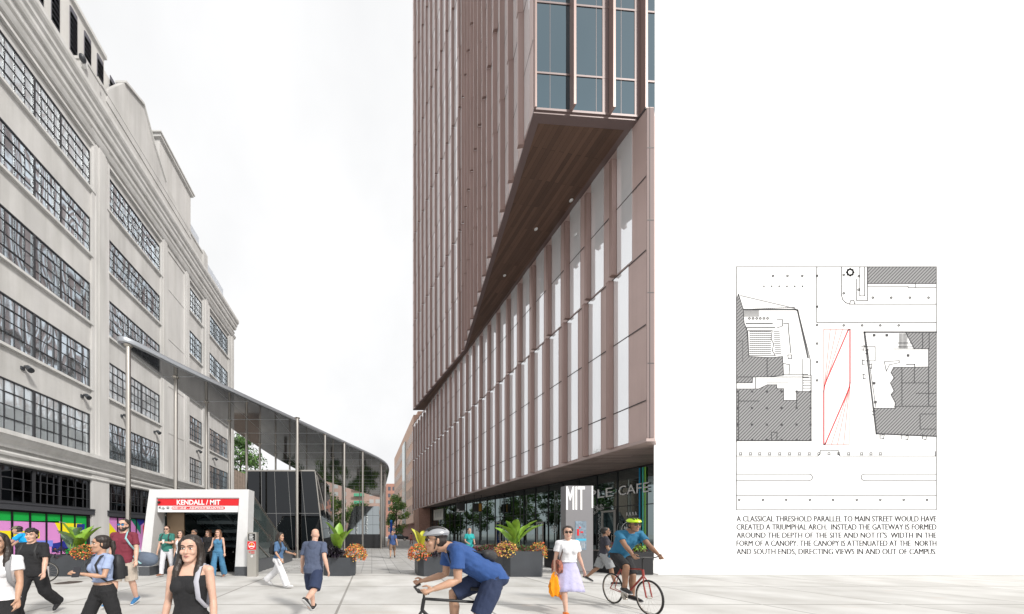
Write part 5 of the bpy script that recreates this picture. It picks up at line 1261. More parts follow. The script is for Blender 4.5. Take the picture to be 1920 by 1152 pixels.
        if hk in ('long', 'mid', 'curly'):
            zl = {'long': -.30, 'mid': -.16, 'curly': -.17}[hk]
            for sd in (-1, 1):
                mb.tube([fig.hv((sd * .038, -.03, .118)), fig.hv((sd * .080, -.012, .06)), fig.hv((sd * .088, .008, -.03)), fig.hv((sd * .09, 0, -.1))] + ([fig.head_c() + Vector((sd * .095, -.055, -.2)), fig.head_c() + Vector((sd * .09, -.085, zl))] if hk == 'long' else [fig.hv((sd * .085, .01, zl))]), [.018, .022, .028, .034] + ([.036, .018] if hk == 'long' else [.025]), 10, True)
                mb.tube([fig.hv((sd * .05, .075, .04)), fig.hv((sd * .06, .075, -.08)), fig.head_c() + Vector((sd * .06, .09, zl - .04))], [.045, .05, .03], 10, True)
            if hk == 'curly':
                rq = random.Random(9)
                for _ in range(46):
                    a = rq.uniform(-.5, 3.7); z = rq.uniform(-.16, .12); mb.ell(fig.hv((.1 * math.cos(a), .03 + .095 * math.sin(a), z)), (.028, .028, .028), 8, 6)
        if hk in ('ponytail',): mb.tube([fig.hv((0, .1, .05)), fig.hv((0, .15, .03)), fig.hv((0.01, .155, -.06)), fig.hv((.015, .14, -.2))], [.02, .032, .034, .012], 10, True)
        if hk == 'bun': mb.ell(fig.hv((0, .125, .055)), (.045, .04, .045))
        me = remeshed(mb, .008, 2)
        displaced(me, lambda c, nn: Vector(noise.noise_vector(Vector((c.x * 70, c.y * 70, c.z * 14)))) * .004)
        lk(me, 'hair', hairm(hc_))
    if hat == 'cap':
        mb = MB(); mb.ell(fig.hv((0, .008, .075)), (.087, .107, .07)); mb.ell(fig.hv((0, -.1, .06)), (.06, .07, .012)); lk(remeshed(mb, .008, 1), 'cap', cloth('cap_olive', (.16, .15, .1)))
    if hat and hat.startswith('helmet'):
        hm_ = M(hat, {'helmet_grey': (.3, .31, .33), 'helmet_lime': (.55, .85, .02)}[hat], .3)
        mb = MB(); rg = []
        for j in range(9):
            a = R(10 + 10 * j); q = math.cos(a); rg.append([fig.hv((.1 * q * math.cos(t), .012 + .14 * q * math.sin(t), .06 + .085 * math.sin(a) + .012 * math.sin(t) * q)) for t in [2 * math.pi * k / 28 for k in range(28)]])
        mb.loft([[p for p in [fig.hv((.085 * math.cos(t), .012 + .125 * math.sin(t), .055)) for t in [2 * math.pi * k / 28 for k in range(28)]]]] + rg); ho = mb.build('helmet', hm_, root, True, local=True)
        mb = MB()
        for x in (-.055, -.02, .02, .055):
            pts = [fig.hv((x, .012 + .13 * math.cos(R(a)) * (1 - abs(x) * 3), .066 + .083 * math.sin(R(a)) * (1 - (x / .11) ** 2) ** .5)) for a in range(40, 150, 12)]; mb.tube(pts, .009, 6)
        mb.build('vent', BLK, ho, True, local=True)
        mb = MB()
        for sd in (-1, 1): mb.tube([fig.hv((sd * .085, .0, .05)), fig.hv((sd * .07, -.02, -.06)), fig.hv((0, -.03, -.125))], .005, 6)
        mb.build('chin_strap', BLK, root, local=True)
    # clothes
    if top:
        mat = top['mat']; inf = top.get('inf', .013); z0_, z1_ = top.get('hem', .9), top.get('neck', 1.468)
        mb = MB(); fig.torso(mb, z0_, z1_, inf, top.get('flare', .012)); fig.bust(mb, inf * .8)
        sl_ = top.get('sleeve', .62)
        for i in range(2):
            sh_, el, wr, _ = fig.arm[i]; a_ = .88 if fig.fem else 1.05; n0 = fig.L(Vector((0, .012, 1.45)))
            if sl_ > 0:
                mb.ell(sh_, (.056 * a_ + inf * .5,) * 3); mb.tube([n0, sh_ + Vector((0, 0, .004))], [.052 + inf * .5, .05 * a_ + inf * .6], 10, True)
                ends = [sh_, sh_ + (el - sh_) * min(1, sl_)]; rr_ = [.051 * a_ + inf * .5, .05 * a_ + inf * 1.15]
                if sl_ > 1: ends += [el + (wr - el) * (sl_ - 1)]; rr_ = [.054 * a_ + inf * .7, .045 * a_ + inf, .034 * a_ + inf]
                mb.tube(ends, rr_, 14)
            elif top.get('strap', True):
                a0_ = Vector(((-1, 1)[i] * .085, -.1, 1.36)); b0_ = Vector(((-1, 1)[i] * .088, .0, 1.462)); c0_ = Vector(((-1, 1)[i] * .085, .105, 1.36)); mb.tube([fig.L(a0_), fig.L(b0_), fig.L(c0_)], .018, 8, True, flat=.6)
        me = remeshed(mb, vx, 2)
        displaced(me, lambda c, nn: nn * ((noise.noise(Vector((c.x * 9, c.y * 9, c.z * 22))) * .5 + noise.noise(Vector((c.x * 22, c.y * 22, c.z * 12)) + Vector((H * 9, 0, 0))) * .5) * top.get('wr', .010)))
        to = lk(me, 'shirt', mat)
        if top.get('stripe'):
            mb = MB()
            for z in top['stripe'][1]: q = fig.at(z); mb.loft([fig.ring(z, q[1] + inf + .007, q[2] + inf + .007, q[3], 28), fig.ring(z + .02, q[1] + inf + .007, q[2] + inf + .007, q[3], 28)], False, False)
            mb.build('stripe', top['stripe'][0], to, True, local=True)
    if legsw:
        kind = legsw['kind']; mat = legsw['mat']; inf = legsw.get('inf', .014); wz = legsw.get('waist', .98)
        mb = MB()
        if kind == 'skirt':
            hz = legsw['hem']; fl = legsw.get('flare', .1); n = 64; rg = []; np_ = legsw.get('pleats', 14)
            ky = [l[1] for l in fig.leg]; lo = min(p.y for p in ky) - .08; hi = max(p.y for p in ky) + .09
            for j in range(9):
                t = j / 8; z = wz + (hz - wz) * t; q = fig.at(max(.88, z)); w0, d0, y0_ = q[1] + .012, q[2] + .012, q[3]
                tt = max(0, (t - .1) / .9); wj = w0 + fl * tt; dj = d0 + (max(fl * .8, (hi - lo) / 2 - d0)) * tt; yj = y0_ + ((hi + lo) / 2 - y0_) * tt * .8
                rg.append([Vector((wj * math.cos(a) * (1 + .035 * tt * math.sin(np_ * a + j * .2)), yj + dj * math.sin(a) * (1 + .035 * tt * math.sin(np_ * a + j * .2)), z + .012 * tt * math.sin(3 * a))) for a in [2 * math.pi * k / n for k in range(n)]])
            mb.loft(rg, True, False); sk = mb.build('skirt', mat, root, True, local=True)
            md = sk.modifiers.new('thickness', 'SOLIDIFY'); md.thickness = .006
            if legsw.get('trim'):
                mb = MB()
                for tz in (.72, .82, .9):
                    def lerp(tz): j = tz * 8; i0 = int(j); f_ = j - i0; return [a.lerp(b, f_) for a, b in zip(rg[i0], rg[min(8, i0 + 1)])]
                    c0 = lambda r_: [Vector((p.x * 1.03, p.y * 1.03, p.z)) for p in r_]; mb.loft([c0(lerp(tz)), c0(lerp(tz + .04))], False, False)
                mb.build('trim', legsw['trim'], sk, True, local=True)
        else:
            fig.torso(mb, .84, wz, min(inf * .8, .009)); mb.ell((0, .01, .825), (.085, .1, .07))
            for h, kn, an, heel, toe, fd, up in fig.leg:
                lo = legsw.get('loose', .0); k2 = k_
                if kind == 'shorts': mb.tube([h + Vector((0, 0, .03)), h + (kn - h) * .4, h + (kn - h) * legsw.get('len', .95)], [.086 * k2 + inf * .5, .086 * k2 + inf + lo, .074 * k2 + inf + lo * 1.4], 16)
                else: mb.tube([h + Vector((0, 0, .03)), h + (kn - h) * .4, kn, kn + (an - kn) * .35, an - (an - kn) * .0 + (an - kn).normalized() * .01], [.09 * k2 + inf, .085 * k2 + inf, .06 * k2 + inf + lo, .058 * k2 + inf + lo * 1.2, .044 * k2 + inf + lo * 1.6], 16)
                mb.ell(h + Vector((0, .03, 0)), (.086 + inf * .4, .091 + inf * .4, .09))
            me = remeshed(mb, vx, 2)
            displaced(me, lambda c, nn: nn * ((noise.noise(Vector((c.x * 12, c.y * 12, c.z * 20))) * .5 + noise.noise(Vector((c.x * 28, c.y * 28, c.z * 9))) * .4) * .008))
            lk(me, {'shorts': 'shorts', 'trousers': 'trousers'}[kind], mat)
    if shoes:
        for h, kn, an, heel, toe, fd, up in fig.leg:
            mb = MB(); sdv = fd.cross(up)
            mb.tube([heel + up * .035 - fd * .005, heel + up * .035 + fd * .06, (heel + toe) / 2 + up * .03 + fd * .02, toe + up * .022], [.041, .045, .043, .033], 12, True)
            if shoes.get('ankle', True): mb.tube([an + up * .02, an - up * .03], [.045, .045], 12)
            so_ = lk(remeshed(mb, .009, 2), 'shoe', shoes['mat'])
            mb = MB(); mb.tube([heel + up * .004 - fd * .012, (heel + toe) / 2 + up * .004, toe + up * .004 + fd * .02], [.042, .045, .03], 12, True, flat=.35); mb.build('sole', shoes.get('sole', M('sole_white', (.6, .6, .6), .6)), so_, True, local=True)
    root['_s'] = sc_
    del root['_s']
    return root
def W(root, p):
    """figure-space point to world"""
    return chain(root) @ Vector(p)
def world_r(root): return root.scale[0]
def strap(root, fig, side, mat, parent, name='strap'):
    mb = MB(); a = [(side * .1, .13, 1.25), (side * .105, .04, 1.485), (side * .11, -.06, 1.46), (side * .118, -.138, 1.34), (side * .13, -.12, 1.18), (side * .16, -.03, 1.08), (side * .13, .1, 1.08)]
    mb.tube([W(root, fig.L(Vector(p))) for p in a], .022 * world_r(root), 8, flat=.4); return mb.build(name, mat, parent, True)
def backpack(root, fig, mat, label, sides=(-1, 1), big=1.0):
    c = W(root, fig.L(Vector((0, .2, 1.24)))); bp_ = empty('backpack', c, 0, label, 'bag', 'bags people carry'); s_ = world_r(root)
    mb = MB(); rg = []
    for z, w_, d_ in ((-.2, .11, .06), (-.19, .135, .075), (-.08, .14, .09), (.06, .135, .085), (.16, .12, .065), (.2, .08, .04)):
        rg.append([W(root, fig.L(Vector((w_ * big * math.copysign(abs(math.cos(t)) ** .6, math.cos(t)), .19 + d_ * big * math.copysign(abs(math.sin(t)) ** .6, math.sin(t)), 1.26 + z * big)))) for t in [2 * math.pi * k / 20 for k in range(20)]])
    mb.loft(rg); mb.build('bag_body', mat, bp_, True)
    for sd in sides: strap(root, fig, sd, mat, bp_)
    mb = MB(); mb.loft([[W(root, fig.L(Vector((x * big, .19 + .092 * big + dy, 1.26 + z)))) for x, z in ((-.09, -.16), (.09, -.16), (.09, .0), (-.09, .0))] for dy in (-.01, .025)]); mb.build('front_pocket', mat, bp_, bevel=.006)
    return bp_
def gp(px, feet_py=None, Z=None):
    if Z is None: Z = HC * F / (feet_py - CY)
    return (PXX(px, Z), Z)
black_c = cloth('black', (.012, .012, .014)); navy = cloth('navy', (.018, .03, .075)); white_c = cloth('white', (.72, .72, .74)); bag_black = M('bag_black', (.015, .015, .017), .6)
sneak_b = M('shoe_black', (.015, .015, .017), .5); sneak_blue = M('shoe_blue', (.03, .16, .36), .6); sneak_w = M('shoe_white', (.65, .65, .66), .6); leather = M('shoe_tan', (.25, .1, .05), .5); orange_s = M('shoe_orange', (.85, .22, .02), .5)
WALK_A = ((24, 8), (-14, 22)); WALK_B = ((-16, 24), (22, 8))
# 1 woman leaving at the left edge
f = Fig(True, 2, WALK_A, ((-12, 8, 14, 0), (16, 8, 20, 5)))
r = person(gp(-4, Z=3.45), 1.58, 35, f, 'woman in white top and black skirt with teal trim, long hair', 'tan', ('long', 'dark'), dict(mat=white_c, hem=.93, sleeve=.5), dict(kind='skirt', mat=black_c, hem=.5, flare=.1, waist=.99, trim=cloth('teal_trim', (.02, .3, .33))), dict(mat=sneak_b))
backpack(r, f, M('bag_grey', (.25, .25, .26), .7), 'grey backpack of the woman in the black skirt')
# 2 man in black
f = Fig(False, 3, ((20, 6), (-18, 34)), ((-14, 9, 18, 0), (12, 9, 16, 0)), (12, 4))
r = person(gp(62, Z=5.75), 1.68, 14, f, 'young man all in black with messy black hair', 'fair', ('messy', 'black'), dict(mat=black_c, hem=.84, inf=.022, sleeve=.8), dict(kind='trousers', mat=black_c, inf=.022, loose=.018), dict(mat=sneak_b, sole=sneak_b))
backpack(r, f, bag_black, 'black backpack of the young man in black')
# 4 woman in light blue crop top
f = Fig(True, 3, ((22, 8), (-14, 26)), ((-8, 14, 10, 0), (22, 10, 88, 45)), (-14, 2), build=1.1)
r = person(gp(194, Z=4.15), 1.56, -22, f, 'woman in light blue crop top and black trousers holding a phone', 'tan', ('ponytail', 'dark'), dict(mat=cloth('light_blue', (.3, .37, .55)), hem=1.07, sleeve=.6, flare=.012), dict(kind='trousers', mat=black_c, waist=1.03, inf=.012, loose=.012), dict(mat=sneak_b))
bgb = backpack(r, f, bag_black, 'black backpack of the woman in the light blue top', big=.95)
wr = f.arm[1][2]; d_ = f.arm[1][3]
ph = W(r, wr + Vector((-.02, -.05, .03))); mb = MB(Matrix.Translation(ph) @ Matrix.Rotation(R(25), 4, 'Z') @ Matrix.Rotation(R(-35), 4, 'X')); mb.box(-.036, .036, -.005, .005, -.072, .072)
tag(mb.build('phone', M('phone_black', (.02, .02, .025), .15), None, bevel=.003), 'small dark phone in the hand of the woman in the light blue top', 'phone')
# 5 man in maroon shirt with duffel
f = Fig(False, 0, ((12, 4), (-8, 12)), ((-4, 9, 12, 0), (6, 12, 18, 0)), (4, 0), build=1.06)
r = person(gp(232, Z=6.7), 1.86, 6, f, 'bearded man in maroon tee, blue mirrored sunglasses and beige shorts', 'fair', ('short', 'dark'), dict(mat=cloth('maroon', (.17, .022, .04)), hem=.86, sleeve=.7, inf=.015), dict(kind='shorts', mat=cloth('beige', (.45, .39, .33)), len=.98, inf=.02, loose=.01), dict(mat=sneak_blue), beard=True, glasses='blue')
hp = W(r, f.arm[1][2]); bag = empty('duffel_bag', hp, 0, 'grey blue duffel bag hanging beside the man in the maroon tee', 'bag', 'bags people carry')
c = W(r, Vector((.3, .1, .93))); mb = MB(); mb.tube([c + Vector((-.2, .1, 0)), c + Vector((.02, 0, 0)), c + Vector((.24, -.1, 0))], [.15, .165, .15], 20, True); mb.build('bag_body', cloth('duffel', (.11, .14, .19)), bag, True)
mb = MB(); mb.tube([W(r, f.L(Vector(p))) for p in ((.24, .05, 1.05), (.2, -.14, 1.25), (.12, -.135, 1.37), (.1, -.05, 1.49), (.1, .06, 1.48), (.16, .14, 1.3), (.24, .12, 1.05))], .026, 8, flat=.35); mb.build('strap', cloth('pale_teal', (.3, .52, .55)), bag, True)
mb = MB(); q = c + Vector((.02, 0, 0)); mb.tube([q + Vector((-.16, -.09, .1)), q + Vector((-.02, -.17, .0)), q + Vector((.1, -.2, -.08))], .03, 8, flat=.3); mb.build('panel', cloth('pale_teal', (0, 0, 0)), bag, True)
# 3 cyclist with cap by the mural
def bicycle(loc, rz, label, frame_m, bar=0.):
    root = empty('bicycle', (loc[0], loc[1], 0), R(rz), label, 'bicycle', 'bicycles'); Rw = .34
    # travels towards -Y, like a figure
    for y in (-.52, .52):
        mb = MB(); n = 40
        rg = []
        for k in range(n):
            a = 2 * math.pi * k / n; c = Vector((0, y + Rw * math.cos(a), Rw + Rw * math.sin(a))); rd = Vector((0, math.cos(a), math.sin(a))); rg.append([c + (rd * math.cos(t) * .017 + Vector((1, 0, 0)) * math.sin(t) * .017) * 1 - rd * .017 for t in [2 * math.pi * q / 8 for q in range(8)]])
        mb.loft(rg + rg[:1], False, False); wo = mb.build('wheel', M('tyre', (.015, .015, .015), .7), root, True, local=True)
        mb = MB()
        for k in range(18): a = 2 * math.pi * k / 18; mb.tube([(0.02 * (-1) ** k, y + .02 * math.cos(a + .5), Rw + .02 * math.sin(a + .5)), (0, y + (Rw - .03) * math.cos(a), Rw + (Rw - .03) * math.sin(a))], .0014, 4)
        mb.tube([(-.04, y, Rw), (.04, y, Rw)], .018, 10)
        for k in range(32):
            a, b = 2 * math.pi * k / 32, 2 * math.pi * (k + 1) / 32; mb.tube([(0, y + (Rw - .035) * math.cos(a), Rw + (Rw - .035) * math.sin(a)), (0, y + (Rw - .035) * math.cos(b), Rw + (Rw - .035) * math.sin(b))], .009, 5)
        mb.build('rim', steel, wo, local=True)
    mb = MB(); bb = (0, .08, .28); st = (0, .25, .82); hd = (0, -.36, .86); hb = (0, -.38, .74)
    for a, b, rr_ in ((bb, st, .016), (st, hd, .016), (bb, hb, .019), (hd, hb, .02)): mb.tube([a, b], rr_, 10)
    for s_ in (-1, 1):
        mb.tube([st, (s_ * .05, .52, Rw)], .009, 8); mb.tube([bb, (s_ * .05, .52, Rw)], .009, 8); mb.tube([hb, (s_ * .05, -.45, .6), (s_ * .05, -.52, Rw)], .012, 8)
    mb.build('frame', frame_m, root, True, local=True)
    mb = MB(); mb.tube([st, (0, .28, .95)], .013, 8); mb.build('seat_post', steel, root, True, local=True)
    mb = MB(); mb.loft([[(w_ * math.cos(t), y, .965 + .02 * math.sin(t)) for t in [2 * math.pi * k / 12 for k in range(12)]] for y, w_ in ((.14, .02), (.2, .03), (.28, .06), (.36, .08), (.4, .06))]); mb.build('saddle', bag_black, root, True, local=True)
    mb = MB(); mb.tube([hd, (0, -.36, .98 + bar), (0, -.43, 1.02 + bar)], .014, 8); mb.tube([(-.27, -.36, 1.03 + bar), (-.15, -.44, 1.02 + bar), (.15, -.44, 1.02 + bar), (.27, -.36, 1.03 + bar)], .013, 8); mb.build('handlebar', BLK, root, True, local=True)
    mb = MB(); mb.tube([(-.05, .08, .28), (-.04, .08, .28)], .1, 24); mb.tube([(-.06, .08, .28), (-.06, -.03, .2), (-.14, -.03, .2)], .01, 6); mb.tube([(.06, .08, .28), (.06, .19, .36), (.14, .19, .36)], .01, 6); mb.build('crankset', steel, root, True, local=True)
    return root
def rider(loc, H, rz, label, lean=32, hb=0, **kw):
    arms = ((60, 10, 70, 2), (60, 10, 70, 2))
    if kw.pop('upright', False): arms = ((76, 4, 8, 2), (76, 4, 8, 2))
    f = Fig(kw.pop('fem', False), lean, ((62, 66, 5), (26, 30, 5)), arms, kw.pop('head', (0, 6)), build=kw.pop('build', 1.0))
    off = Vector((0, .37 if lean > 50 else .30, 0)); a = R(rz); off = Vector((-off.y * math.sin(a), off.y * math.cos(a), 0))
    s_ = H / 1.75; zz = 1.0 - .83 * s_
    r_ = person((loc[0] + off.x, loc[1] + off.y), H, rz, f, label, z0=zz, seat=True, grip=78, **kw); return r_, f
L_ = gp(40, Z=9.6)
bicycle(L_, -60, 'bicycle ridden by the man in the cyan tee at the mural', M('frame_silver', (.4, .4, .42), .3, .6), .08)
rider(L_, 1.74, -60, 'man in bright cyan tee and cap riding a bicycle past the mural', 34, skin_k='tan', hair=('short', 'dark'), top=dict(mat=cloth('cyan', (.0, .32, .7)), hem=.86), legsw=dict(kind='shorts', mat=black_c), shoes=dict(mat=sneak_b), hat='cap', upright=True, head=(0, 4))
# 6-11 at the station portal
f = Fig(False, 0, ((10, 4), (-8, 10)), ((4, 8, 10, 0), (14, 8, 86, 38)), (10, 4))
r = person(gp(313, Z=11.35), 1.84, 4, f, 'man in green polo and white trousers holding a cup in the portal', 'fair', ('short', 'brown'), dict(mat=cloth('green', (.03, .17, .14)), hem=.86, sleeve=.7), dict(kind='trousers', mat=cloth('pale_trouser', (.62, .62, .66)), inf=.012, loose=.006), dict(mat=leather), glasses='dark')
backpack(r, f, bag_black, 'dark backpack of the man in the green polo', big=.8)
p = W(r, f.arm[1][2] + Vector((-.03, -.06, .0))); mb = MB(); mb.tube([p + Vector((0, 0, -.04)), p + Vector((0, 0, .08))], [.03, .04], 14); mb.tube([p + Vector((0, 0, .08)), p + Vector((0, 0, .095))], [.043, .036], 14); tag(mb.build('paper_cup', M('cup_white', (.75, .73, .7), .6)), 'white paper cup in the hand of the man in the green polo', 'cup')
f = Fig(True, 1, WALK_A, ((-10, 8, 14, 0), (12, 8, 18, 0)), (4, 0))
r = person(gp(339, Z=11.0), 1.70, 4, f, 'woman in white tank top and dark trousers leaving the portal', 'fair', ('mid', 'brown'), dict(mat=white_c, hem=.9, sleeve=0, neck=1.36, inf=.01), dict(kind='trousers', mat=M('jean_dark', (.02, .025, .035), .8)), dict(mat=sneak_b), voxel=.01)
f = Fig(False, 0, WALK_B, ((8, 9, 14, 0), (-10, 9, 14, 0)), (0, 0), build=1.08)
r = person(gp(364, Z=10.4), 1.74, 0, f, 'man in dark striped tee behind the woman in the black tank', 'brown', ('short', 'black'), dict(mat=cloth('slate', (.06, .07, .13)), hem=.86, stripe=(cloth('peach_stripe', (.45, .22, .16)), (1.0, 1.08, 1.16, 1.24, 1.32))), dict(kind='trousers', mat=M('jean_dark', (0, 0, 0))), dict(mat=sneak_b), voxel=.01)
f = Fig(True, 0, WALK_A, ((6, 8, 14, 0), (12, 10, 40, 10)), (-4, 0))
r = person(gp(390, Z=12.4), 1.74, 0, f, 'person with curly auburn hair in black behind the blue jumpsuit', 'fair', ('curly', 'auburn'), dict(mat=black_c, hem=.86), dict(kind='trousers', mat=black_c), dict(mat=sneak_b), voxel=.011)
f = Fig(True, 0, ((14, 6), (-10, 14)), ((10, 10, 60, 20), (2, 10, 12, 0)), (2, 2))
dn = cloth('denim_blue', (.06, .19, .33))
r = person(gp(409, Z=11.0), 1.70, 2, f, 'woman in blue denim jumpsuit walking out of the portal', 'fair', ('long', 'auburn'), dict(mat=dn, hem=.95, sleeve=0, neck=1.42, inf=.012), dict(kind='trousers', mat=dn, waist=1.05, inf=.018, loose=.03), dict(mat=leather, ankle=False))
f = Fig(False, 6, ((30, 40), (4, 10)), ((20, 9, 40, 0), (-10, 9, 24, 0)), (0, 0))
r = person((-5.5, 13.55), 1.68, 0, f, 'person in rust red shirt climbing the station stairs', 'tan', ('short', 'dark'), dict(mat=cloth('rust', (.2, .05, .03)), hem=.86), dict(kind='trousers', mat=M('jean_dark', (0, 0, 0))), dict(mat=sneak_b), z0=-.51, voxel=.011)
# 9 woman in black tank, nearest
f = Fig(True, 0, WALK_A, ((-4, 10, 16, 4), (4, 10, 14, 0)), (6, 2))
r = person(gp(357, Z=2.62), 1.555, 4, f, 'young woman in black tank top and brown skirt with long dark hair', 'fair', ('long', 'dark'), dict(mat=black_c, hem=1.0, sleeve=0, neck=1.385, inf=.01, wr=.004), dict(kind='skirt', mat=cloth('rust_brown', (.33, .15, .09)), hem=.45, waist=1.02, flare=.1, pleats=22), dict(mat=sneak_w), voxel=.0065)
sb = backpack(r, f, M('bag_pale_grey', (.4, .4, .45), .7), 'pale grey backpack of the young woman in the black tank', sides=(1,))
wr = f.arm[1][2]; el = f.arm[1][1]; d_ = (wr - el).normalized()
mb = MB(); mb.tube([W(r, wr - d_ * .035), W(r, wr - d_ * .005)], .031 * world_r(r), 16); wt = empty('wristwatch', W(r, wr), 0, 'white wristwatch on the arm of the young woman in the black tank', 'watch'); mb.build('strap', M('watch_white', (.7, .68, .65), .5), wt, True)
fw_ = Vector((.6, -.8, 0)).normalized(); cc_ = W(r, wr - d_ * .02); wd = (W(r, wr - d_ * .02 + fw_ * .03) - cc_)
mb = MB(); mb.tube([cc_ + wd * .9, cc_ + wd * 1.3], .019, 16); mb.build('watch_face', steel, wt)
# 13 woman in white trousers
f = Fig(True, 6, ((30, 6), (-26, 26)), ((10, 8, 40, 0), (24, 8, 60, 10)), (0, 4))
r = person(gp(522, Z=9.05), 1.68, 72, f, 'woman in denim jacket and white trousers hurrying past the station', 'tan', ('long', 'dark'), dict(mat=cloth('denim_mid', (.07, .14, .26)), hem=.98, sleeve=.85, inf=.018), dict(kind='trousers', mat=white_c, waist=1.02, inf=.02, loose=.025), dict(mat=sneak_w))
backpack(r, f, bag_black, 'black backpack of the woman in white trousers')
# 14 bald man walking away
f = Fig(False, 7, ((-34, 40), (22, 8)), ((-26, 14, 40, 0), (10, 14, 24, 0)), (16, 0), build=1.1)
r = person(gp(588, Z=6.05), 1.70, 168, f, 'bald man in slate tee and navy shorts striding towards the canopy', 'fair', ('bald', 'dark'), dict(mat=cloth('slate_blue', (.075, .095, .155)), hem=.86, sleeve=.75, inf=.018), dict(kind='shorts', mat=navy, len=.98, inf=.022, loose=.012), dict(mat=sneak_b))
mb = MB(); mb.loft([[W(r, f.L(Vector((w_ * math.cos(t), .09 + d_2 * math.sin(t), z)))) for t in [2 * math.pi * k / 18 for k in range(18)]] for z, w_, d_2 in ((1.28, .03, .03), (1.33, .09, .05), (1.42, .11, .065), (1.49, .08, .05), (1.5, .04, .03))])
hd_ = mb.build('hood', cloth('slate_blue', (0, 0, 0)), None, True); hd_.parent = r; hd_.matrix_parent_inverse = chain(r).inverted()
# 15 far man, 17 far woman
f = Fig(False, 0, WALK_A, ((-10, 10, 14, 0), (10, 10, 20, 0)), (0, 0), build=1.08)
r = person(gp(736, Z=19.9), 1.80, -6, f, 'man in blue polo and brown shorts walking up the lane', 'tan', ('short', 'dark'), dict(mat=cloth('royal', (.04, .08, .22)), hem=.86), dict(kind='shorts', mat=cloth('khaki', (.2, .13, .09))), dict(mat=sneak_b), voxel=.012)
backpack(r, f, bag_black, 'dark backpack of the man in the blue polo', big=.8)
f = Fig(True, 0, WALK_B, head=(0, 0))
person(gp(771, Z=46), 1.8, 180, f, 'distant person in pink walking away down the lane', 'tan', ('short', 'auburn'), dict(mat=cloth('pink', (.55, .2, .17)), hem=.86), dict(kind='trousers', mat=cloth('wine', (.25, .06, .06))), dict(mat=sneak_b), voxel=.014, face=False)
f = Fig(True, 0, ((4, 2), (0, 2)), ((10, 8, 60, 20), (10, 8, 60, 20)))
person(gp(880, Z=15), 1.84, 0, f, 'person in turquoise top with a white mask in front of the shop glazing', 'fair', ('short', 'dark'), dict(mat=cloth('turquoise', (.02, .35, .35)), hem=.86), dict(kind='trousers', mat=black_c), dict(mat=sneak_b), voxel=.012)
# 16 blue cyclist in front
L_ = gp(858, Z=3.3)
bicycle(L_, -90, 'bicycle of the cyclist in the grey helmet', M('frame_black', (.02, .02, .022), .3), -.06)
r, f = rider(L_, 1.80, -90, 'cyclist in blue tee and grey helmet leaning low over a bicycle', 58, skin_k='tan', hair=('short', 'dark'), top=dict(mat=cloth('cyclist_blue', (.025, .075, .24)), hem=.92, inf=.018), legsw=dict(kind='shorts', mat=navy, inf=.02, len=.95), shoes=dict(mat=sneak_b), hat='helmet_grey', voxel=.007, head=(0, 2), glasses='dark')
c = W(r, f.L(Vector((0, .15, 1.1)))); sl_ = empty('sling_bag', c, 0, 'black sling bag across the back of the blue cyclist', 'bag', 'bags people carry')
mb = MB(); mb.tube([W(r, f.L(Vector(p))) for p in ((-.1, .13, 1.02), (0, .16, 1.06), (.1, .14, 1.14))], [.05, .075, .05], 14, True); mb.build('bag_body', bag_black, sl_, True)
mb = MB(); mb.tube([W(r, f.L(Vector(p))) for p in ((.1, .14, 1.14), (.16, .06, 1.4), (.11, -.04, 1.49), (-.02, -.14, 1.33), (-.15, -.09, 1.12), (-.15, .06, 1.02), (-.1, .13, 1.02))], .018, 8, flat=.4); mb.build('strap', bag_black, sl_, True)
# 19 woman with lavender skirt
f = Fig(True, 1, ((16, 6), (-20, 44)), ((0, 10, 14, 0), (-16, 18, 20, 0)), (-20, 2))
r = person(gp(1064, Z=5.95), 1.72, -6, f, 'woman in white tee, lavender skirt and sunglasses carrying an orange bag', 'fair', ('bun', 'dark'), dict(mat=white_c, hem=1.06, sleeve=.6, inf=.02, flare=.015), dict(kind='skirt', mat=cloth('lavender', (.47, .45, .66)), hem=.5, waist=1.06, flare=.13, pleats=12), dict(mat=orange_s, ankle=False, sole=orange_s), glasses='dark')
hp = W(r, f.arm[0][2] + f.arm[0][3] * .08); ob = empty('shopping_bag', hp, 0, 'crumpled bright orange bag in the hand of the woman in the lavender skirt', 'bag', 'bags people carry')
mb = MB(); rg = []
for z, w_ in ((.02, .02), (-.04, .05), (-.14, .085), (-.26, .1), (-.36, .09), (-.42, .06)):
    rg.append([hp + Vector((w_ * math.cos(t) * (1 + .25 * math.sin(5 * t + z * 20)), w_ * .7 * math.sin(t) * (1 + .25 * math.sin(4 * t)), z + .02 * math.sin(3 * t))) for t in [2 * math.pi * k / 28 for k in range(28)]])
mb.loft(rg); mb.build('bag_body', cloth('orange', (.9, .3, .0)), ob, True)
mb = MB(); mb.tube([hp + Vector((-.03, 0, -.02)), hp + Vector((0, 0, .05)), hp + Vector((.03, 0, -.02))], .012, 8); mb.build('handle', cloth('orange', (0, 0, 0)), ob, True)
c = W(r, Vector((-.2, -.02, .98))); sbg = empty('shoulder_bag', c, 0, 'patterned shoulder bag at the side of the woman in the lavender skirt', 'bag', 'bags people carry')
mb = MB(); mb.loft([[c + Vector((x * s_, y * s_, z)) for x, y in ((-.05, -.11), (.05, -.11), (.05, .11), (-.05, .11))] for z, s_ in ((-.13, 1), (0, 1.05), (.12, .8))]); mb.build('bag_body', M('pattern_bag', (.25, .08, .05), .7, var=.9, scale=22), sbg, bevel=.012)
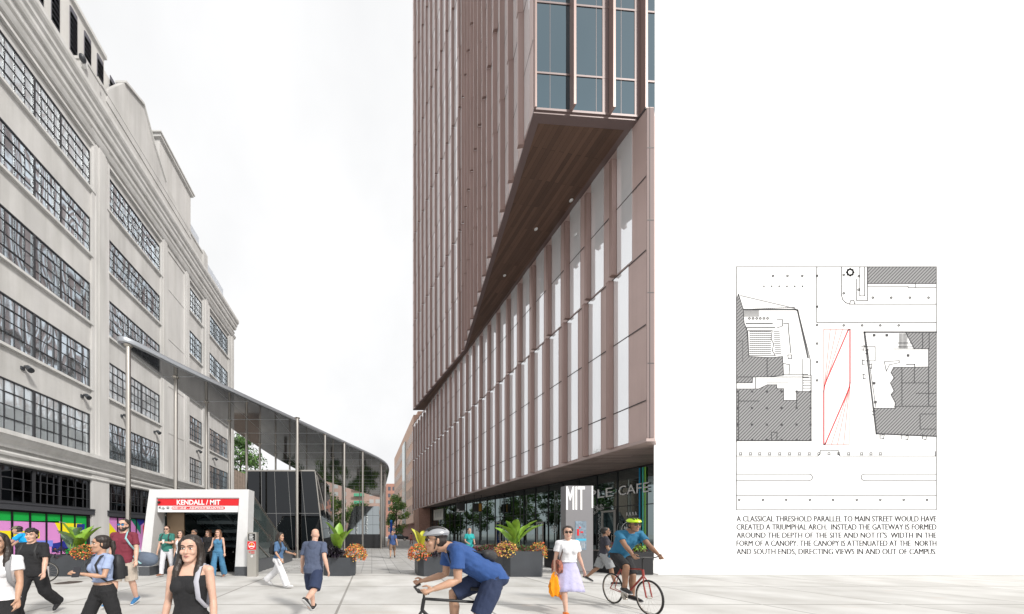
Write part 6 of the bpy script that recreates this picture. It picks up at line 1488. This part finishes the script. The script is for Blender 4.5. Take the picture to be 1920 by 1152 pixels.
mb = MB(); mb.tube([c + Vector((0, -.08, .1)), W(r, (-.135, -.1, 1.3)), W(r, (-.13, 0, 1.475)), W(r, (-.135, .1, 1.3)), c + Vector((0, .08, .1))], .011, 8); mb.build('strap', M('strap_brown', (.08, .04, .03), .6), sbg, True)
# 20 man with teal bag
f = Fig(False, 4, ((22, 10), (-18, 26)), ((10, 8, 30, 0), (20, 8, 40, 20)), (0, 0))
r = person(gp(1132, Z=9.6), 1.80, 62, f, 'man in charcoal tee and grey shorts walking with a black and teal bag', 'brown', ('short', 'black'), dict(mat=cloth('charcoal', (.03, .03, .042)), hem=.86, sleeve=.75), dict(kind='shorts', mat=cloth('mid_grey', (.25, .26, .27)), inf=.022, loose=.012), dict(mat=sneak_b), glasses='clear')
c = W(r, Vector((.22, -.14, 1.0))); tb_ = empty('messenger_bag', c, 0, 'black and teal bag at the hip of the man in the charcoal tee', 'bag', 'bags people carry')
mb = MB(); mb.tube([c + Vector((-.2, 0, -.06)), c + Vector((0, -.03, -.04)), c + Vector((.2, 0, .0))], [.12, .15, .12], 16, True, flat=.7); mb.build('bag_body', bag_black, tb_, True)
mb = MB(); mb.tube([c + Vector((-.12, -.07, .08)), c + Vector((.06, -.1, .03)), c + Vector((.24, -.05, .05))], [.06, .09, .06], 12, True); mb.build('bag_flap', cloth('teal', (.0, .2, .19)), tb_, True)
mb = MB(); mb.tube([c + Vector((-.15, 0, .04)), W(r, (-.02, -.16, 1.28)), W(r, (-.12, -.04, 1.49)), W(r, (-.06, .14, 1.3)), c + Vector((.1, .12, .05))], .018, 8, flat=.4); mb.build('strap', bag_black, tb_, True)
# 21 cyclist in lime helmet at the right
L_ = gp(1180, Z=6.4)
bicycle(L_, -6, 'bicycle of the cyclist in the lime helmet', M('frame_red', (.3, .04, .03), .3), .08)
rider(L_, 1.90, -4, 'cyclist in lime green helmet and blue top', 34, skin_k='brown', hair=('short', 'black'), top=dict(mat=cloth('petrol', (.02, .14, .26)), hem=.86), legsw=dict(kind='shorts', mat=black_c), shoes=dict(mat=sneak_b), hat='helmet_lime', upright=True, head=(0, 4), glasses='dark')
bpy.data.scenes.remove(TMP)
